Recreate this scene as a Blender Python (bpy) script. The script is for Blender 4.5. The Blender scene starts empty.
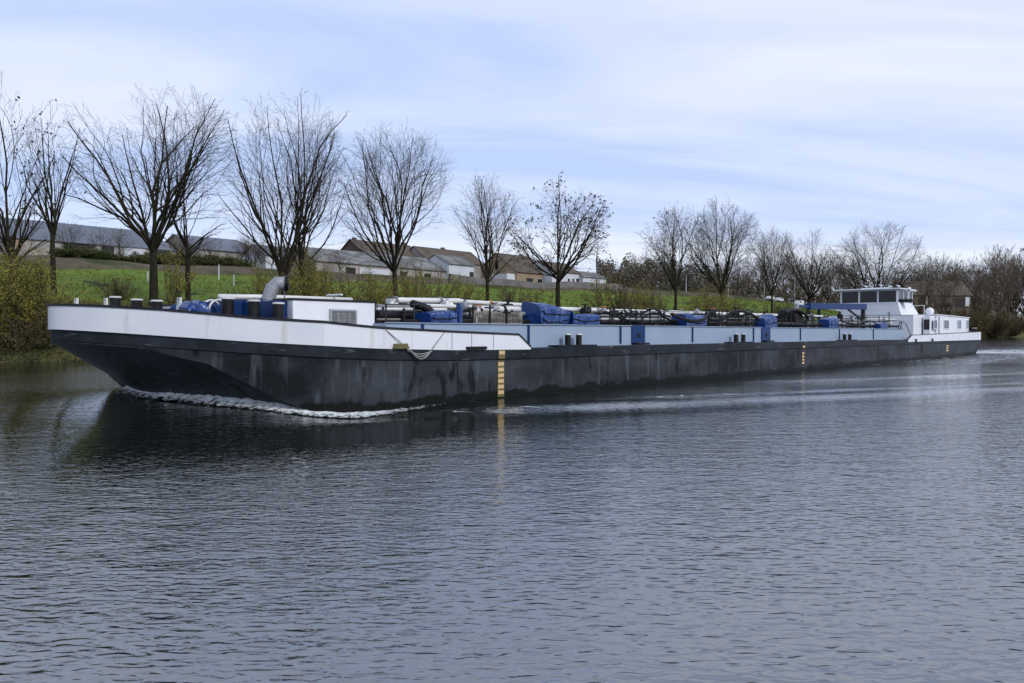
import bpy, math, random
import numpy as np
from mathutils import Vector, Matrix, noise

R = math.radians
SC = bpy.context.scene
COL = SC.collection

# ------------------------------------------------------------------ camera, sky, sun, exposure
CAM_H, F_PX, HZ = 2.1, 796.0, 333.0
cam = bpy.data.cameras.new('camera')
cam_o = bpy.data.objects.new('camera', cam); COL.objects.link(cam_o)
cam.sensor_width = 36.0; cam.lens = F_PX / 1024 * 36.0
cam.clip_start = 0.1; cam.clip_end = 6000
cam_o.location = (0, 0, CAM_H)
cam_o.rotation_euler = (R(90) - math.atan((341.5 - HZ) / F_PX), 0, 0)
SC.camera = cam_o

SUN_DIR = Vector((0.60, -0.60, 0.62)).normalized()      # towards the sun
W = bpy.data.worlds.new('World'); SC.world = W; W.use_nodes = True
def build_sky():
    nt = W.node_tree; N = nt.nodes; L = nt.links
    bg = N['Background']; bg.inputs['Strength'].default_value = 0.10
    sky = N.new('ShaderNodeTexSky'); sky.sky_type = 'NISHITA'; sky.sun_disc = False
    sky.sun_elevation = math.asin(SUN_DIR.z); sky.sun_rotation = math.atan2(SUN_DIR.x, SUN_DIR.y)
    sky.air_density = 1.0; sky.dust_density = 1.2; sky.ozone_density = 1.5
    tc = N.new('ShaderNodeTexCoord')
    sep = N.new('ShaderNodeSeparateXYZ'); L.new(tc.outputs['Generated'], sep.inputs[0])
    ab = N.new('ShaderNodeMath'); ab.operation = 'ABSOLUTE'; L.new(sep.outputs['Z'], ab.inputs[0])
    zz = N.new('ShaderNodeMath'); zz.operation = 'ADD'; zz.inputs[1].default_value = 0.16; L.new(ab.outputs[0], zz.inputs[0])
    def div(sock):
        d = N.new('ShaderNodeMath'); d.operation = 'DIVIDE'; L.new(sock, d.inputs[0]); L.new(zz.outputs[0], d.inputs[1]); return d.outputs[0]
    cb = N.new('ShaderNodeCombineXYZ'); L.new(div(sep.outputs['X']), cb.inputs[0]); L.new(div(sep.outputs['Y']), cb.inputs[1])
    mp = N.new('ShaderNodeMapping'); mp.inputs['Rotation'].default_value = (0, 0, R(-14)); mp.inputs['Scale'].default_value = (0.26, 1.0, 1); mp.inputs['Location'].default_value = (1.7, 0.4, 0)
    L.new(cb.outputs[0], mp.inputs[0])
    n1 = N.new('ShaderNodeTexNoise'); n1.inputs['Scale'].default_value = 1.15; n1.inputs['Detail'].default_value = 9; n1.inputs['Roughness'].default_value = 0.56; n1.inputs['Distortion'].default_value = 0.7
    L.new(mp.outputs[0], n1.inputs['Vector'])
    rp = N.new('ShaderNodeValToRGB'); rp.color_ramp.elements[0].position = 0.36; rp.color_ramp.elements[1].position = 0.64
    rp.color_ramp.elements[0].color = (0.16, 0.16, 0.16, 1); rp.color_ramp.elements[1].color = (1, 1, 1, 1)
    L.new(n1.outputs['Fac'], rp.inputs[0])
    # thin veil: bluish where thin, nearly white where thick
    veil = N.new('ShaderNodeMixRGB'); veil.inputs[1].default_value = (4.4, 5.7, 9.1, 1); veil.inputs[2].default_value = (8.0, 8.45, 9.7, 1)
    L.new(rp.outputs[0], veil.inputs[0])
    mx = N.new('ShaderNodeMixRGB')
    thin = N.new('ShaderNodeMapRange'); L.new(ab.outputs[0], thin.inputs[0]); thin.inputs[1].default_value = 0.38; thin.inputs[2].default_value = 1.0; thin.inputs[3].default_value = 0.85; thin.inputs[4].default_value = 0.30
    L.new(thin.outputs[0], mx.inputs[0])
    L.new(sky.outputs[0], mx.inputs[1]); L.new(veil.outputs[0], mx.inputs[2])
    L.new(mx.outputs[0], bg.inputs['Color'])
build_sky()
sun = bpy.data.lights.new('sun', 'SUN'); sun.energy = 1.5; sun.angle = R(11); sun.color = (1.0, 0.97, 0.92)
sun_o = bpy.data.objects.new('sun', sun); COL.objects.link(sun_o)
sun_o.rotation_euler = SUN_DIR.to_track_quat('Z', 'Y').to_euler()
sun_o.location = (20, -20, 60)
SC.view_settings.view_transform = 'Standard'; SC.view_settings.look = 'None'
SC.view_settings.exposure = 0.24; SC.view_settings.gamma = 1.0; SC.view_settings.use_curve_mapping = False
SC.cycles.max_bounces = 6; SC.cycles.transparent_max_bounces = 12
SC.cycles.caustics_reflective = False; SC.cycles.caustics_refractive = False

# ------------------------------------------------------------------ frames of reference
UX, UY = 0.6593, 0.7519                                # the barge's long axis, bow to stern (s); across, away from the near bank (p)
TH = math.atan2(UY, UX)
PC = 23.0                                              # the barge's centre line
def W2(s, p, z=0.0): return Vector((s * UX - p * UY, s * UY + p * UX, z))
def SP(px, p):                                         # s where the line at p passes under bearing px
    r = (px - 512) / F_PX
    return p * (UY + UX * r) / (UX - UY * r)
def ZP(px, py, p):
    s = SP(px, p); return CAM_H + (HZ - py) * (s * UY + p * UX) / F_PX
def S(px, q): return SP(px, PC + q)
def Z(px, py, q): return ZP(px, py, PC + q)

# ------------------------------------------------------------------ mesh helpers
class MB:
    def __init__(self): self.v = []; self.f = []; self.mi = []; self.cur = 0
    def add(self, vs, fs):
        b = len(self.v); self.v.extend([tuple(x) for x in vs])
        for f in fs: self.f.append(tuple(i + b for i in f)); self.mi.append(self.cur)
    def box(self, x0, x1, y0, y1, z0, z1):
        self.add([(x0,y0,z0),(x1,y0,z0),(x1,y1,z0),(x0,y1,z0),(x0,y0,z1),(x1,y0,z1),(x1,y1,z1),(x0,y1,z1)],
                 [(0,3,2,1),(4,5,6,7),(0,1,5,4),(1,2,6,5),(2,3,7,6),(3,0,4,7)])
    def prism(self, base, z0, z1, top=None):
        n = len(base); top = top or base
        self.add([(x,y,z0) for x,y in base] + [(x,y,z1) for x,y in top],
                 [tuple(range(n))[::-1], tuple(range(n, 2*n))] + [(i,(i+1)%n,n+(i+1)%n,n+i) for i in range(n)])
    def tube(self, pts, r, n=8, caps=True):
        pts = [Vector(p) for p in pts]; rs = r if isinstance(r, (list, tuple)) else [r] * len(pts)
        vs = []; a = None
        for i, p in enumerate(pts):
            d = (pts[min(i+1, len(pts)-1)] - pts[max(i-1, 0)])
            d = d.normalized() if d.length > 1e-9 else Vector((0, 0, 1))
            if a is None:
                ref = Vector((0,0,1)) if abs(d.z) < 0.9 else Vector((1,0,0)); a = d.cross(ref).normalized()
            else:
                a = (a - d * a.dot(d)); a = a.normalized() if a.length > 1e-6 else d.orthogonal().normalized()
            b = d.cross(a)
            for k in range(n):
                t = 2 * math.pi * k / n; vs.append(p + (a * math.cos(t) + b * math.sin(t)) * rs[i])
        fs = []
        for i in range(len(pts) - 1):
            for k in range(n): fs.append((i*n+k, i*n+(k+1)%n, (i+1)*n+(k+1)%n, (i+1)*n+k))
        if caps: fs.append(tuple(range(n))[::-1]); fs.append(tuple((len(pts)-1)*n + k for k in range(n)))
        self.add(vs, fs)
    def ball(self, c, r, nu=12, nv=8, sz=1.0):
        vs = []; fs = []
        for j in range(nv + 1):
            t = math.pi * j / nv
            for i in range(nu):
                a = 2*math.pi*i/nu; vs.append((c[0]+r*math.sin(t)*math.cos(a), c[1]+r*math.sin(t)*math.sin(a), c[2]+r*sz*math.cos(t)))
        for j in range(nv):
            for i in range(nu): fs.append((j*nu+i, (j+1)*nu+i, (j+1)*nu+(i+1)%nu, j*nu+(i+1)%nu))
        self.add(vs, fs)
    def strip(self, rows, close=False):                # rows of points -> quads
        m = len(rows[0]); vs = [p for r in rows for p in r]; fs = []
        for i in range(len(rows) - 1):
            for k in range(m - 1 + (1 if close else 0)):
                fs.append((i*m+k, (i+1)*m+k, (i+1)*m+(k+1)%m, i*m+(k+1)%m))
        self.add(vs, fs)
    def mesh(self, name, mats, smooth=False, off=(0,0,0)):
        me = bpy.data.meshes.new(name)
        me.from_pydata([(x-off[0], y-off[1], z-off[2]) for x,y,z in self.v], [], self.f)
        for m in (mats if isinstance(mats, (list, tuple)) else [mats]): me.materials.append(m)
        me.polygons.foreach_set('material_index', self.mi)
        if smooth: me.polygons.foreach_set('use_smooth', [True] * len(me.polygons))
        me.update(); return me

def tag(o, label=None, cat=None, group=None, kind=None):
    if label: o['label'] = label
    if cat: o['category'] = cat
    if group: o['group'] = group
    if kind: o['kind'] = kind
    return o
def link(name, me, parent=None, loc=(0,0,0), rz=0.0):
    o = bpy.data.objects.new(name, me); COL.objects.link(o)
    o.location = loc; o.rotation_euler = (0, 0, rz)
    if parent: o.parent = parent
    return o
def empty(name, loc, rz=0.0):
    o = link(name, None, None, loc, rz); o.empty_display_size = 0.5; return o
def bevel(o, w=0.02, seg=2):
    m = o.modifiers.new('bevel', 'BEVEL'); m.width = w; m.segments = seg; m.limit_method = 'ANGLE'; m.angle_limit = R(35); return o
def copy_tree(o, parent=None):
    c = o.copy(); COL.objects.link(c)
    if parent: c.parent = parent
    for ch in list(o.children): copy_tree(ch, c)
    return c

# ------------------------------------------------------------------ materials
def mat(name, c1, c2=None, scale=2.0, rough=0.6, bump=0.0, bscale=None, stretch=(1,1,1), metal=0.0, pos=(0.35, 0.7), detail=5, spec=0.5, noise_rough=0.6):
    m = bpy.data.materials.new(name); m.use_nodes = True; nt = m.node_tree; N = nt.nodes; L = nt.links
    b = N['Principled BSDF']; b.inputs['Roughness'].default_value = rough; b.inputs['Metallic'].default_value = metal
    b.inputs['Specular IOR Level'].default_value = spec
    tc = N.new('ShaderNodeTexCoord'); mp = N.new('ShaderNodeMapping'); mp.inputs['Scale'].default_value = stretch
    L.new(tc.outputs['Object'], mp.inputs[0])
    if c2 is None: c2 = tuple(x * 0.8 for x in c1)
    n = N.new('ShaderNodeTexNoise'); n.inputs['Scale'].default_value = scale; n.inputs['Detail'].default_value = detail; n.inputs['Roughness'].default_value = noise_rough
    L.new(mp.outputs[0], n.inputs['Vector'])
    rp = N.new('ShaderNodeValToRGB'); rp.color_ramp.elements[0].position = pos[0]; rp.color_ramp.elements[1].position = pos[1]
    rp.color_ramp.elements[0].color = (*c1, 1); rp.color_ramp.elements[1].color = (*c2, 1)
    L.new(n.outputs['Fac'], rp.inputs[0]); L.new(rp.outputs[0], b.inputs['Base Color'])
    if bump:
        n2 = N.new('ShaderNodeTexNoise'); n2.inputs['Scale'].default_value = bscale or scale * 3; n2.inputs['Detail'].default_value = 4
        L.new(mp.outputs[0], n2.inputs['Vector'])
        bp = N.new('ShaderNodeBump'); bp.inputs['Strength'].default_value = 1.0; bp.inputs['Distance'].default_value = bump
        L.new(n2.outputs['Fac'], bp.inputs['Height']); L.new(bp.outputs[0], b.inputs['Normal'])
    m['rp'] = rp.name
    return m
def overlay(m, col, scale, stretch, lo, hi, zband=None):
    """mix stains over a material's base colour; zband=(z, soft, wobble) puts them below a ragged line instead"""
    nt = m.node_tree; N = nt.nodes; L = nt.links; b = N['Principled BSDF']
    src = b.inputs['Base Color'].links[0].from_socket
    tc = N.new('ShaderNodeTexCoord'); mp = N.new('ShaderNodeMapping'); mp.inputs['Scale'].default_value = stretch
    L.new(tc.outputs['Object'], mp.inputs[0])
    n = N.new('ShaderNodeTexNoise'); n.inputs['Scale'].default_value = scale; n.inputs['Detail'].default_value = 5
    L.new(mp.outputs[0], n.inputs['Vector'])
    mr = N.new('ShaderNodeMapRange')
    if zband:
        sp = N.new('ShaderNodeSeparateXYZ'); L.new(tc.outputs['Object'], sp.inputs[0])
        ma = N.new('ShaderNodeMath'); ma.operation = 'MULTIPLY_ADD'; ma.inputs[1].default_value = -zband[2]
        L.new(n.outputs['Fac'], ma.inputs[0]); L.new(sp.outputs['Z'], ma.inputs[2])
        L.new(ma.outputs[0], mr.inputs[0]); mr.inputs[1].default_value = zband[0] + zband[1]; mr.inputs[2].default_value = zband[0]
    else:
        L.new(n.outputs['Fac'], mr.inputs[0]); mr.inputs[1].default_value = lo; mr.inputs[2].default_value = hi
    mx = N.new('ShaderNodeMixRGB'); L.new(mr.outputs[0], mx.inputs[0]); L.new(src, mx.inputs[1]); mx.inputs[2].default_value = (*col, 1)
    L.new(mx.outputs[0], b.inputs['Base Color']); return m

M = {}
M['hull'] = mat('hull_paint', (0.011, 0.0125, 0.015), (0.056, 0.064, 0.077), 0.8, 0.55, 0.016, 1.1, (0.4, 0.4, 0.9), spec=0.12)
overlay(M['hull'], (0.12, 0.14, 0.17), 2.2, (1.6, 1.6, 0.22), 0.57, 0.88)
overlay(M['hull'], (0.10, 0.115, 0.14), 9.0, (0.5, 0.5, 2.5), 0.66, 0.80)
overlay(M['hull'], (0.008, 0.009, 0.010), 1.7, (1.3, 1.3, 0.55), 0.60, 0.70)
overlay(M['hull'], (0.006, 0.007, 0.006), 1.3, (1.0, 1.0, 0.4), 0, 0, (-0.15, 0.07, 0.66))
M['strake'] = mat('strake_paint', (0.009, 0.011, 0.015), (0.030, 0.037, 0.050), 0.6, 0.55, 0.004, 2.0, spec=0.16)
overlay(M['strake'], (0.16, 0.16, 0.17), 3.0, (0.5, 0.5, 2.5), 0.62, 0.8)
M['white'] = mat('white_paint', (0.75, 0.78, 0.84), (0.82, 0.84, 0.88), 0.7, 0.38, 0.002, 0.8)
overlay(M['white'], (0.46, 0.40, 0.33), 1.6, (1.8, 1.8, 0.3), 0.60, 0.88)
M['cabin_white'] = mat('cabin_white', (0.76, 0.79, 0.84), (0.83, 0.85, 0.88), 0.9, 0.4)
M['coaming'] = mat('coaming_blue', (0.27, 0.35, 0.465), (0.31, 0.39, 0.505), 0.6, 0.5, 0.003, 0.8)
overlay(M['coaming'], (0.20, 0.25, 0.32), 2.0, (1.5, 1.5, 0.3), 0.64, 0.9)
M['deck'] = mat('deck_grey', (0.07, 0.08, 0.09), (0.12, 0.13, 0.14), 1.2, 0.7)
M['navy'] = mat('navy_paint', (0.003, 0.024, 0.110), (0.006, 0.038, 0.150), 2.0, 0.5, spec=0.3)
M['tarp'] = mat('tarpaulin_blue', (0.002, 0.031, 0.160), (0.004, 0.050, 0.230), 3.0, 0.30, 0.008, 9.0, spec=0.7)
overlay(M['tarp'], (0.25, 0.31, 0.42), 7.0, (1, 1, 1), 0.70, 0.80)
M['black'] = mat('black_paint', (0.006, 0.006, 0.007), (0.015, 0.015, 0.016), 4.0, 0.5, spec=0.25)
M['rubber'] = mat('black_rubber', (0.006, 0.006, 0.007), (0.014, 0.014, 0.014), 6.0, 0.6, spec=0.25)
M['pipe_white'] = mat('pipe_white', (0.62, 0.63, 0.62), (0.75, 0.75, 0.74), 2.0, 0.35)
overlay(M['pipe_white'], (0.30, 0.24, 0.18), 3.0, (1, 1, 1), 0.62, 0.8)
M['pipe_grey'] = mat('pipe_grey', (0.20, 0.21, 0.22), (0.33, 0.33, 0.33), 2.0, 0.4, metal=0.3)
M['steel'] = mat('galvanised_steel', (0.33, 0.34, 0.36), (0.45, 0.46, 0.48), 5.0, 0.45, metal=0.35)
M['duct'] = mat('duct_grey', (0.20, 0.215, 0.24), (0.33, 0.35, 0.38), 3.0, 0.5, metal=0.1)
M['rail'] = mat('rail_dark', (0.010, 0.011, 0.013), (0.03, 0.03, 0.033), 3.0, 0.5, spec=0.3)
M['yellow'] = mat('draught_yellow', (0.62, 0.42, 0.20), (0.70, 0.52, 0.30), 6.0, 0.6)
M['olive'] = mat('draught_olive', (0.12, 0.11, 0.04), (0.18, 0.15, 0.05), 6.0, 0.6)
M['rope'] = mat('mooring_rope', (0.22, 0.22, 0.22), (0.35, 0.34, 0.32), 20.0, 0.9)
M['ply'] = mat('grating_tan', (0.20, 0.18, 0.15), (0.30, 0.27, 0.23), 4.0, 0.7)
M['orange'] = mat('orange_paint', (0.55, 0.20, 0.06), (0.60, 0.28, 0.10), 4.0, 0.5)
def glass(name, c, rough=0.05):
    m = mat(name, c, tuple(x*0.6 for x in c), 0.8, rough, spec=0.35); return m
M['glass'] = glass('dark_glass', (0.012, 0.014, 0.016))
M['glass_blue'] = glass('curtained_glass', (0.10, 0.14, 0.20))
# ground
M['meadow'] = mat('meadow_grass', (0.088, 0.150, 0.014), (0.145, 0.205, 0.028), 0.10, 0.9, 0.05, 2.0, (1, 1.0, 1), detail=9, pos=(0.36, 0.62), spec=0.15, noise_rough=0.7)
overlay(M['meadow'], (0.020, 0.032, 0.010), 0.25, (1, 1, 1), 0.60, 0.66)
overlay(M['meadow'], (0.13, 0.14, 0.045), 0.35, (1, 1, 1), 0.62, 0.82)
M['bank'] = mat('bank_grass', (0.055, 0.060, 0.022), (0.13, 0.115, 0.055), 0.5, 0.95, 0.06, 3.0, detail=8, spec=0.1)
M['soil'] = mat('soil_verge', (0.085, 0.070, 0.050), (0.14, 0.115, 0.085), 0.4, 0.95, 0.05, 2.0, detail=8, spec=0.1)
overlay(M['soil'], (0.050, 0.062, 0.022), 0.12, (1, 1, 1), 0.48, 0.62)
# plants
M['bark'] = mat('bark', (0.018, 0.016, 0.011), (0.036, 0.031, 0.021), 3.0, 0.95, 0.02, 8.0, spec=0.1)
overlay(M['bark'], (0.030, 0.037, 0.012), 1.2, (1, 1, 0.4), 0.55, 0.75)
M['twig'] = mat('twig', (0.048, 0.040, 0.031), (0.072, 0.059, 0.045), 0.5, 0.95, spec=0.1)
M['twig_brown'] = mat('twig_brown', (0.095, 0.076, 0.058), (0.140, 0.110, 0.082), 0.35, 0.95, spec=0.1)
M['dead_leaf'] = mat('dead_leaf', (0.030, 0.022, 0.012), (0.060, 0.042, 0.022), 0.8, 0.9, spec=0.1)
M['willow'] = mat('willow_leaf', (0.175, 0.170, 0.028), (0.28, 0.25, 0.058), 0.9, 0.8, spec=0.2)
M['willow_dull'] = mat('willow_dull', (0.085, 0.075, 0.026), (0.15, 0.125, 0.04), 0.9, 0.8, spec=0.2)
M['ivy'] = mat('bramble_leaf', (0.026, 0.036, 0.012), (0.065, 0.066, 0.022), 0.8, 0.7, spec=0.2)
M['osier'] = mat('osier_leaf', (0.095, 0.072, 0.032), (0.165, 0.130, 0.055), 0.4, 0.85, spec=0.15)
M['hedge'] = mat('hedge_leaf', (0.050, 0.068, 0.020), (0.110, 0.120, 0.042), 0.5, 0.8, spec=0.2)
M['tuft'] = mat('grass_tuft', (0.10, 0.155, 0.02), (0.19, 0.185, 0.055), 0.15, 0.9, spec=0.1)
# buildings
M['roof_slate'] = mat('slate_roof', (0.105, 0.122, 0.152), (0.15, 0.172, 0.21), 0.16, 0.6, detail=6)
M['roof_patch'] = mat('patched_roof', (0.10, 0.10, 0.10), (0.26, 0.26, 0.26), 0.35, 0.8, detail=7, pos=(0.42, 0.64))
M['roof_brown'] = mat('brown_tile', (0.065, 0.050, 0.037), (0.130, 0.105, 0.080), 0.5, 0.85, 0.03, 3.0, detail=7)
M['wall_pale'] = mat('pale_render', (0.24, 0.225, 0.205), (0.38, 0.36, 0.335), 0.35, 0.85, detail=7)
overlay(M['wall_pale'], (0.32, 0.17, 0.10), 0.4, (1, 1, 1), 0.60, 0.72)
M['wall_white'] = mat('white_wall', (0.50, 0.53, 0.57), (0.62, 0.64, 0.67), 0.4, 0.8)
M['wall_tan'] = mat('tan_brick', (0.25, 0.185, 0.115), (0.33, 0.25, 0.165), 0.9, 0.9, detail=7)
M['wall_brick'] = mat('brown_brick', (0.080, 0.060, 0.046), (0.135, 0.105, 0.082), 0.7, 0.9, detail=7)
M['wall_grey'] = mat('grey_concrete', (0.12, 0.115, 0.115), (0.20, 0.19, 0.185), 0.5, 0.9, detail=7)
M['dark'] = mat('dark_opening', (0.012, 0.012, 0.012), (0.022, 0.02, 0.02), 1.0, 0.8)
M['car_white'] = mat('car_white', (0.62, 0.63, 0.65), (0.68, 0.69, 0.70), 1.0, 0.25)

# ------------------------------------------------------------------ terrain
def bank_p(s): return 64.0 + 11.0 * np.clip((s - 180.0) / 220.0, 0, 1) ** 1.5 + 1.2 * np.sin(s * 0.11) * 0.5
def top_z(s): return 10.3 + np.clip((s - 40.0) * 0.0120, -1.0, 4.2)
PROF_D = [-4.0, -0.3, 0.4, 1.8, 5.0, 9.0, 14.0, 45.0]
def ground(s, p):
    """terrain height at (s, p), arrays or floats"""
    s = np.asarray(s, float); p = np.asarray(p, float); d = p - bank_p(s); T = top_z(s)
    z = np.interp(d, PROF_D[:-1], [-1.6, -0.2, 0.25, 1.5, 4.2, 5.2, 6.0])
    far = np.clip((s - 240.0) / 120.0, 0, 1)                  # the slope flattens where the road comes down at the far end
    Tt = T * (1 - far) + (9.5) * far
    z = np.where(d > 14.0, 6.0 + (Tt - 6.0) * np.clip((d - 14.0) / 31.0, 0, 1), z)
    z = np.where(d > 45.0, Tt + 1.7 * np.clip((d - 45.0) / 5.0, 0, 1) + np.clip((d - 50.0) * 0.075, 0, 6.0), z)
    bumps = 0.16 * np.sin(s * 0.31 + p * 0.17) + 0.12 * np.sin(s * 0.13 - p * 0.41 + 1.3)
    return z + bumps * np.clip((d - 6.0) / 5.0, 0, 1)
def G(s, p): return float(ground(s, p))

def terrain_strip(name, d_list, s_list, m, seed):
    rng = np.random.default_rng(seed)
    Sg, Dg = np.meshgrid(s_list, d_list, indexing='ij')
    Pg = bank_p(Sg) + Dg; Zg = ground(Sg, Pg)
    inner = np.ones_like(Zg); inner[:, 0] = 0; inner[:, -1] = 0
    Zg = Zg + rng.normal(0, 0.05, Zg.shape) * inner * (Dg > 0.3)
    X = Sg * UX - Pg * UY; Y = Sg * UY + Pg * UX
    mb = MB(); mb.strip([[(X[i,j], Y[i,j], Zg[i,j]) for j in range(len(d_list))] for i in range(len(s_list))])
    o = link(name, mb.mesh(name, m, True)); tag(o, kind='structure'); return o
s_lin = np.concatenate([np.arange(-130, 0, 6.0), np.arange(0, 240, 2.0), np.arange(240, 1150, 14.0)])
terrain_strip('river_bank', [-4, -0.3, 0.1, 0.4, 1.0, 1.8, 3.2, 5.0, 7.0], s_lin, M['bank'], 1)
terrain_strip('meadow_ground', [7.0, 9, 11, 14, 18, 22, 26, 30, 34, 38, 42, 45], s_lin, M['meadow'], 2)
terrain_strip('verge_ground', [45.0, 47, 50, 56, 64, 76, 96, 130, 180, 280, 500], s_lin, M['soil'], 3)
mb = MB(); far = [(-800, -300), (-800, 1500)]
mb.add([W2(1150, -900, 0.8), W2(2600, -900, 0.8), W2(2600, 1200, 3.0), W2(1150, 1200, 3.0)], [(0, 1, 2, 3)])
tag(link('distant_land', mb.mesh('distant_land', M['soil'])), kind='structure')

# ------------------------------------------------------------------ water
def wake(s, p):
    """height of the wake above still water, how calm the ripples are and how much foam"""
    h = np.zeros_like(s); calm = np.zeros_like(s); foam = np.zeros_like(s)
    # two diverging crests running out from the near shoulder towards the camera
    for (s0, p0, k, a, wd, L0, L1) in ((13.2, 15.8, -0.455, 0.11, 0.9, 2.0, 60.0), (20.0, 14.3, -0.45, 0.07, 0.7, 2.0, 60.0), (31.0, 15.0, -0.42, 0.05, 0.6, 2.0, 60.0)):
        t = s - s0; c = p0 + k * t + 0.12 * np.sin(t * 0.7 + s0)
        e = (p - c) / wd; amp = np.clip(t / L0, 0, 1) * np.exp(-np.clip(t, 0, None) / 26.0)
        h += a * amp * (np.exp(-(e - 0.5) ** 2) - 0.7 * np.exp(-((e + 1.4) / 1.4) ** 2))
        foam = np.maximum(foam, 0.74 * amp * np.exp(-((e - 0.1) / 0.75) ** 2))
        calm = np.maximum(calm, 0.75 * amp * np.exp(-((e + 0.6) / 1.1) ** 2))
    # smooth swollen water pushed ahead of and beside the bow
    bs = 9.0; bq = 24.5
    g = np.exp(-(((s - 8.3) / 3.2) ** 2 + ((p - 22.5) / 6.0) ** 2))
    h += 0.38 * np.exp(-(((s - 11.8) / 3.2) ** 2 + ((p - 24.5) / 5.2) ** 2)) - 0.17 * np.exp(-(((s - 13.6) / 2.4) ** 2 + ((p - 16.6) / 1.6) ** 2))
    calm = np.maximum(calm, np.clip(1.0 * g, 0, 0.66))
    # lee of the hull: quieter water hugging the near side
    side = np.exp(-np.clip(17.3 - p, 0, None) / 3.0) * (p < 17.3) * np.clip((s - 8) / 4, 0, 1) * np.clip((70 - s) / 20, 0, 1)
    calm = np.maximum(calm, 0.35 * side)
    lee = np.exp(-((s - 11.0) / 8.5) ** 2) * np.clip((p - 8.0) / 4.5, 0, 1) * (p < 18.5)
    calm = np.maximum(calm, 0.80 * lee)
    near = np.exp(-np.clip(17.3 - p, 0, None) / 1.7) * (p < 17.4) * np.clip((s - 12.0) / 2, 0, 1)
    foam = np.maximum(foam, 0.56 * near * np.clip((100 - s) / 20, 0, 1))
    foam = np.maximum(foam, np.clip((s - 24) / 40, 0, 1) * 0.66 * np.clip((p - 8.0) / 4.0, 0, 1) * (p < 17.4) * (s < 96))
    churn = np.clip((s - 20) / 8, 0, 1) * np.clip((92 - s) / 6, 0, 1) * np.clip((p - 10.5) / 2.5, 0, 1) * (p < 17.4)
    calm = np.where(churn > 0, calm * (1 - churn) - 0.7 * churn, calm)
    # churned water astern
    st = np.clip((s - 91) / 3, 0, 1) * np.exp(-(np.abs(p - 17.0) / 11.0) ** 2) * np.exp(-np.clip(s - 94, 0, None) / 110)
    foam = np.maximum(foam, 0.95 * st); h += 0.06 * st * np.sin(s * 1.3 + p * 0.8)
    return h, calm, foam
def build_water():
    sl = np.unique(np.concatenate([np.arange(-120, -10, 10.0), np.arange(-10, 4, 1.0), np.arange(4, 45, 0.28), np.arange(45, 110, 0.7), np.arange(110, 1160, 12.0)]))
    pl = np.unique(np.concatenate([np.arange(-320, -6, 14.0), np.arange(-6, 3, 0.8), np.arange(3, 18, 0.25), np.arange(18, 34, 0.6), np.arange(34, 86, 4.0)]))
    Sg, Pg = np.meshgrid(sl, pl, indexing='ij'); h, calm, foam = wake(Sg, Pg)
    X = (Sg * UX - Pg * UY).ravel(); Y = (Sg * UY + Pg * UX).ravel(); n, m = Sg.shape
    co = np.stack([X, Y, h.ravel()], 1)
    idx = np.arange(n * m).reshape(n, m)
    fs = np.stack([idx[:-1,:-1], idx[1:,:-1], idx[1:,1:], idx[:-1,1:]], -1).reshape(-1, 4)
    me = bpy.data.meshes.new('river_water'); me.vertices.add(len(co)); me.vertices.foreach_set('co', co.ravel())
    me.loops.add(fs.size); me.loops.foreach_set('vertex_index', fs.ravel())
    me.polygons.add(len(fs)); me.polygons.foreach_set('loop_start', np.arange(0, fs.size, 4)); me.polygons.foreach_set('loop_total', np.full(len(fs), 4))
    me.polygons.foreach_set('use_smooth', np.ones(len(fs), bool)); me.update(calc_edges=True); me.validate()
    for nm, arr in (('calm', calm), ('foam', foam)):
        a = me.attributes.new(nm, 'FLOAT', 'POINT'); a.data.foreach_set('value', arr.ravel().astype(np.float32))
    m_ = bpy.data.materials.new('river_water'); m_.use_nodes = True; nt = m_.node_tree; N = nt.nodes; L = nt.links
    b = N['Principled BSDF']; b.inputs['Roughness'].default_value = 0.03; b.inputs['IOR'].default_value = 3.6
    tc = N.new('ShaderNodeTexCoord')
    def nz(scale, sx, sy, rot, detail, rough=0.5, dist=0.0):
        mp = N.new('ShaderNodeMapping'); mp.inputs['Scale'].default_value = (sx, sy, 1); mp.inputs['Rotation'].default_value = (0, 0, R(rot))
        L.new(tc.outputs['Object'], mp.inputs[0])
        t = N.new('ShaderNodeTexNoise'); t.inputs['Scale'].default_value = scale; t.inputs['Detail'].default_value = detail; t.inputs['Roughness'].default_value = rough; t.inputs['Distortion'].default_value = dist
        L.new(mp.outputs[0], t.inputs['Vector']); return t.outputs['Fac']
    def math_(op, a, b_):
        x = N.new('ShaderNodeMath'); x.operation = op
        for i, v in enumerate((a, b_)):
            if isinstance(v, (int, float)): x.inputs[i].default_value = v
            else: L.new(v, x.inputs[i])
        return x.outputs[0]
    n1 = nz(13.0, 0.45, 1.0, 4, 1.0, 0.45, 0.5)          # small ripples, about a hand long
    n2 = nz(2.6, 0.5, 1.0, -9, 2.0, 0.5, 0.4)          # half-metre wavelets
    n3 = nz(0.10, 0.6, 1.0, 20, 3.0)                    # patches where the wind catches the water
    at = N.new('ShaderNodeAttribute'); at.attribute_name = 'calm'
    af = N.new('ShaderNodeAttribute'); af.attribute_name = 'foam'
    wind = N.new('ShaderNodeMapRange'); L.new(n3, wind.inputs[0]); wind.inputs[1].default_value = 0.3; wind.inputs[2].default_value = 0.7; wind.inputs[3].default_value = 0.45; wind.inputs[4].default_value = 1.25
    inv = math_('SUBTRACT', 1.0, at.outputs['Fac'])
    sx = N.new('ShaderNodeSeparateXYZ'); L.new(tc.outputs['Object'], sx.inputs[0])
    gust = N.new('ShaderNodeMapRange'); L.new(sx.outputs['X'], gust.inputs[0]); gust.inputs[1].default_value = -3.0; gust.inputs[2].default_value = 14.0; gust.inputs[3].default_value = 1.12; gust.inputs[4].default_value = 0.62
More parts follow.
